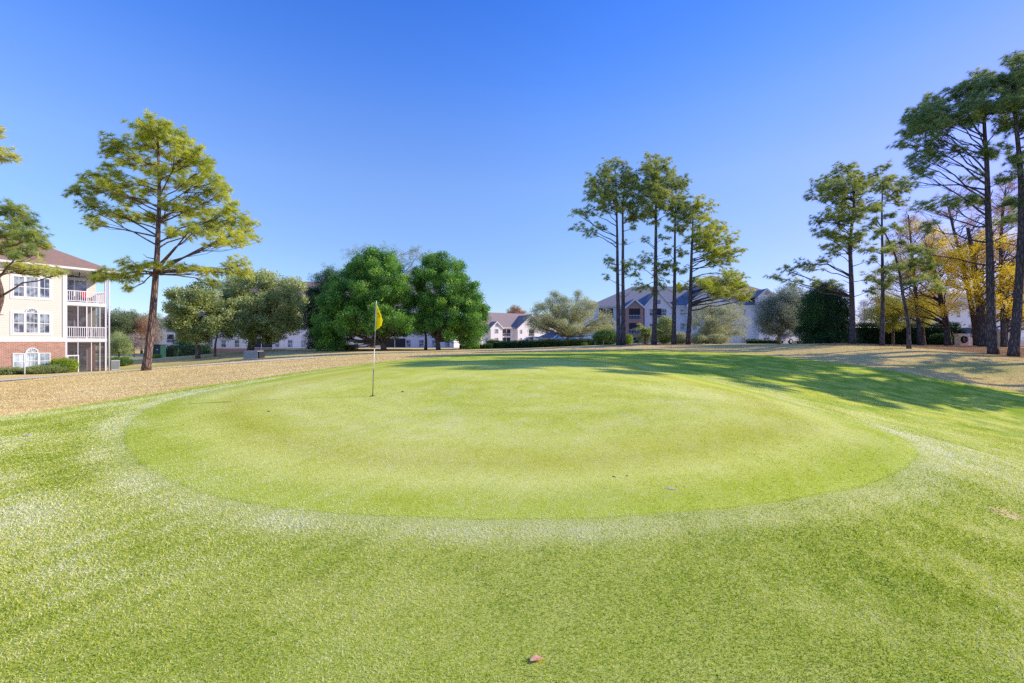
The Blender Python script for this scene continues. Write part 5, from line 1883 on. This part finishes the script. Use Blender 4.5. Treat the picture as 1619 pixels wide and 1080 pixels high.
# low far wood closing the horizon
g = G(120)
n = 9000
a = g.uniform(-1.25, 1.25, n)
Dw = g.uniform(210, 250, n)
X_ = np.tan(np.clip(a, -1.2, 1.2) * .75) * Dw * 1.35
H_ = 5.2 + 1.2 * np.sin(X_ * .11) + .8 * np.sin(X_ * .31 + 1)
Z_ = -.8 + g.uniform(0, 1, n) ** .8 * H_
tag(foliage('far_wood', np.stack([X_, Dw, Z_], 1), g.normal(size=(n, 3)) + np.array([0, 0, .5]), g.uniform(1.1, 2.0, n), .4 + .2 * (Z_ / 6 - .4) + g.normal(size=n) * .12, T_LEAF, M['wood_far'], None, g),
    'low band of distant woods beyond the buildings', 'woods', kind='stuff')

# ------------------------------------------------------------------ light, sky, camera
SUN_EL, SUN_AZ = 27.0, math.atan2(1.0, .08)      # azimuth measured from +Y towards +X
w = bpy.data.worlds.new('World')
scene.world = w
w.use_nodes = True
nt = w.node_tree
nt.nodes.clear()
out = nt.nodes.new('ShaderNodeOutputWorld')
bg = nt.nodes.new('ShaderNodeBackground')
sky = nt.nodes.new('ShaderNodeTexSky')
sky.sky_type = 'NISHITA'
sky.sun_disc = False
sky.sun_elevation = R(SUN_EL)
sky.sun_rotation = SUN_AZ
sky.air_density = 1.0
sky.dust_density = .25
sky.ozone_density = 3.0
mixn = nt.nodes.new('ShaderNodeMix')
mixn.data_type = 'RGBA'
mixn.blend_type = 'MULTIPLY'
mixn.inputs[0].default_value = 1
tc = nt.nodes.new('ShaderNodeTexCoord')
sx = nt.nodes.new('ShaderNodeSeparateXYZ')
nt.links.new(tc.outputs['Generated'], sx.inputs[0])
cr = nt.nodes.new('ShaderNodeValToRGB')
grade = [(0.0, (.86, .95, 1.2)), (.19, (1.06, 1.14, 1.42)), (.32, (1.18, 1.30, 1.7)), (.43, (.96, 1.27, 1.95)), (.5, (.72, 1.18, 2.1)), (.6, (.50, 1.04, 2.15)), (1.0, (.45, .9, 2.1))]
while len(cr.color_ramp.elements) < len(grade): cr.color_ramp.elements.new(.5)
for e_, (p_, c_) in zip(cr.color_ramp.elements, grade):
    e_.position = p_
    e_.color = (c_[0] / 2.2, c_[1] / 2.2, c_[2] / 2.2, 1)
nt.links.new(sx.outputs[2], cr.inputs[0])
sc2 = nt.nodes.new('ShaderNodeVectorMath')
sc2.operation = 'SCALE'
sc2.inputs[3].default_value = 2.2
nt.links.new(cr.outputs[0], sc2.inputs[0])
cr2 = nt.nodes.new('ShaderNodeValToRGB')
e0, e1 = cr2.color_ramp.elements
e0.position, e0.color = .12, (1, 1, 1, 1)
e1.position, e1.color = .72, (1.0, .76, 1.0, 1)
em = cr2.color_ramp.elements.new(.45)
em.color = (1.0, .90, 1.0, 1)
nt.links.new(sx.outputs[0], cr2.inputs[0])
mm = nt.nodes.new('ShaderNodeVectorMath')
mm.operation = 'MULTIPLY'
nt.links.new(sc2.outputs[0], mm.inputs[0])
nt.links.new(cr2.outputs[0], mm.inputs[1])
nt.links.new(mm.outputs[0], mixn.inputs[7])
nt.links.new(sky.outputs[0], mixn.inputs[6])
nt.links.new(mixn.outputs[2], bg.inputs[0])
bg.inputs[1].default_value = .15
nt.links.new(bg.outputs[0], out.inputs[0])

ld = bpy.data.lights.new('sun', 'SUN')
ld.energy = 5.0
ld.angle = R(.5)
ld.color = (1, .90, .70)
lo = bpy.data.objects.new('sun', ld)
COL.objects.link(lo)
dvec = Vector((math.sin(SUN_AZ) * math.cos(R(SUN_EL)), math.cos(SUN_AZ) * math.cos(R(SUN_EL)), math.sin(R(SUN_EL))))
lo.rotation_euler = dvec.to_track_quat('Z', 'Y').to_euler()
lo.location = (30, 0, 30)

cd = bpy.data.cameras.new('camera')
cd.sensor_width = 36
cd.lens = 16.0
cd.clip_start = .05
cd.clip_end = 6000
co = bpy.data.objects.new('camera', cd)
COL.objects.link(co)
co.location = (0, 0, CZ)
co.rotation_euler = (R(90), 0, 0)
scene.camera = co
scene.view_settings.view_transform = 'Standard'
scene.view_settings.look = 'None'
scene.view_settings.exposure = 0
scene.view_settings.gamma = 1
scene.cycles.max_bounces = 6
scene.cycles.transparent_max_bounces = 12
scene.cycles.use_denoising = False
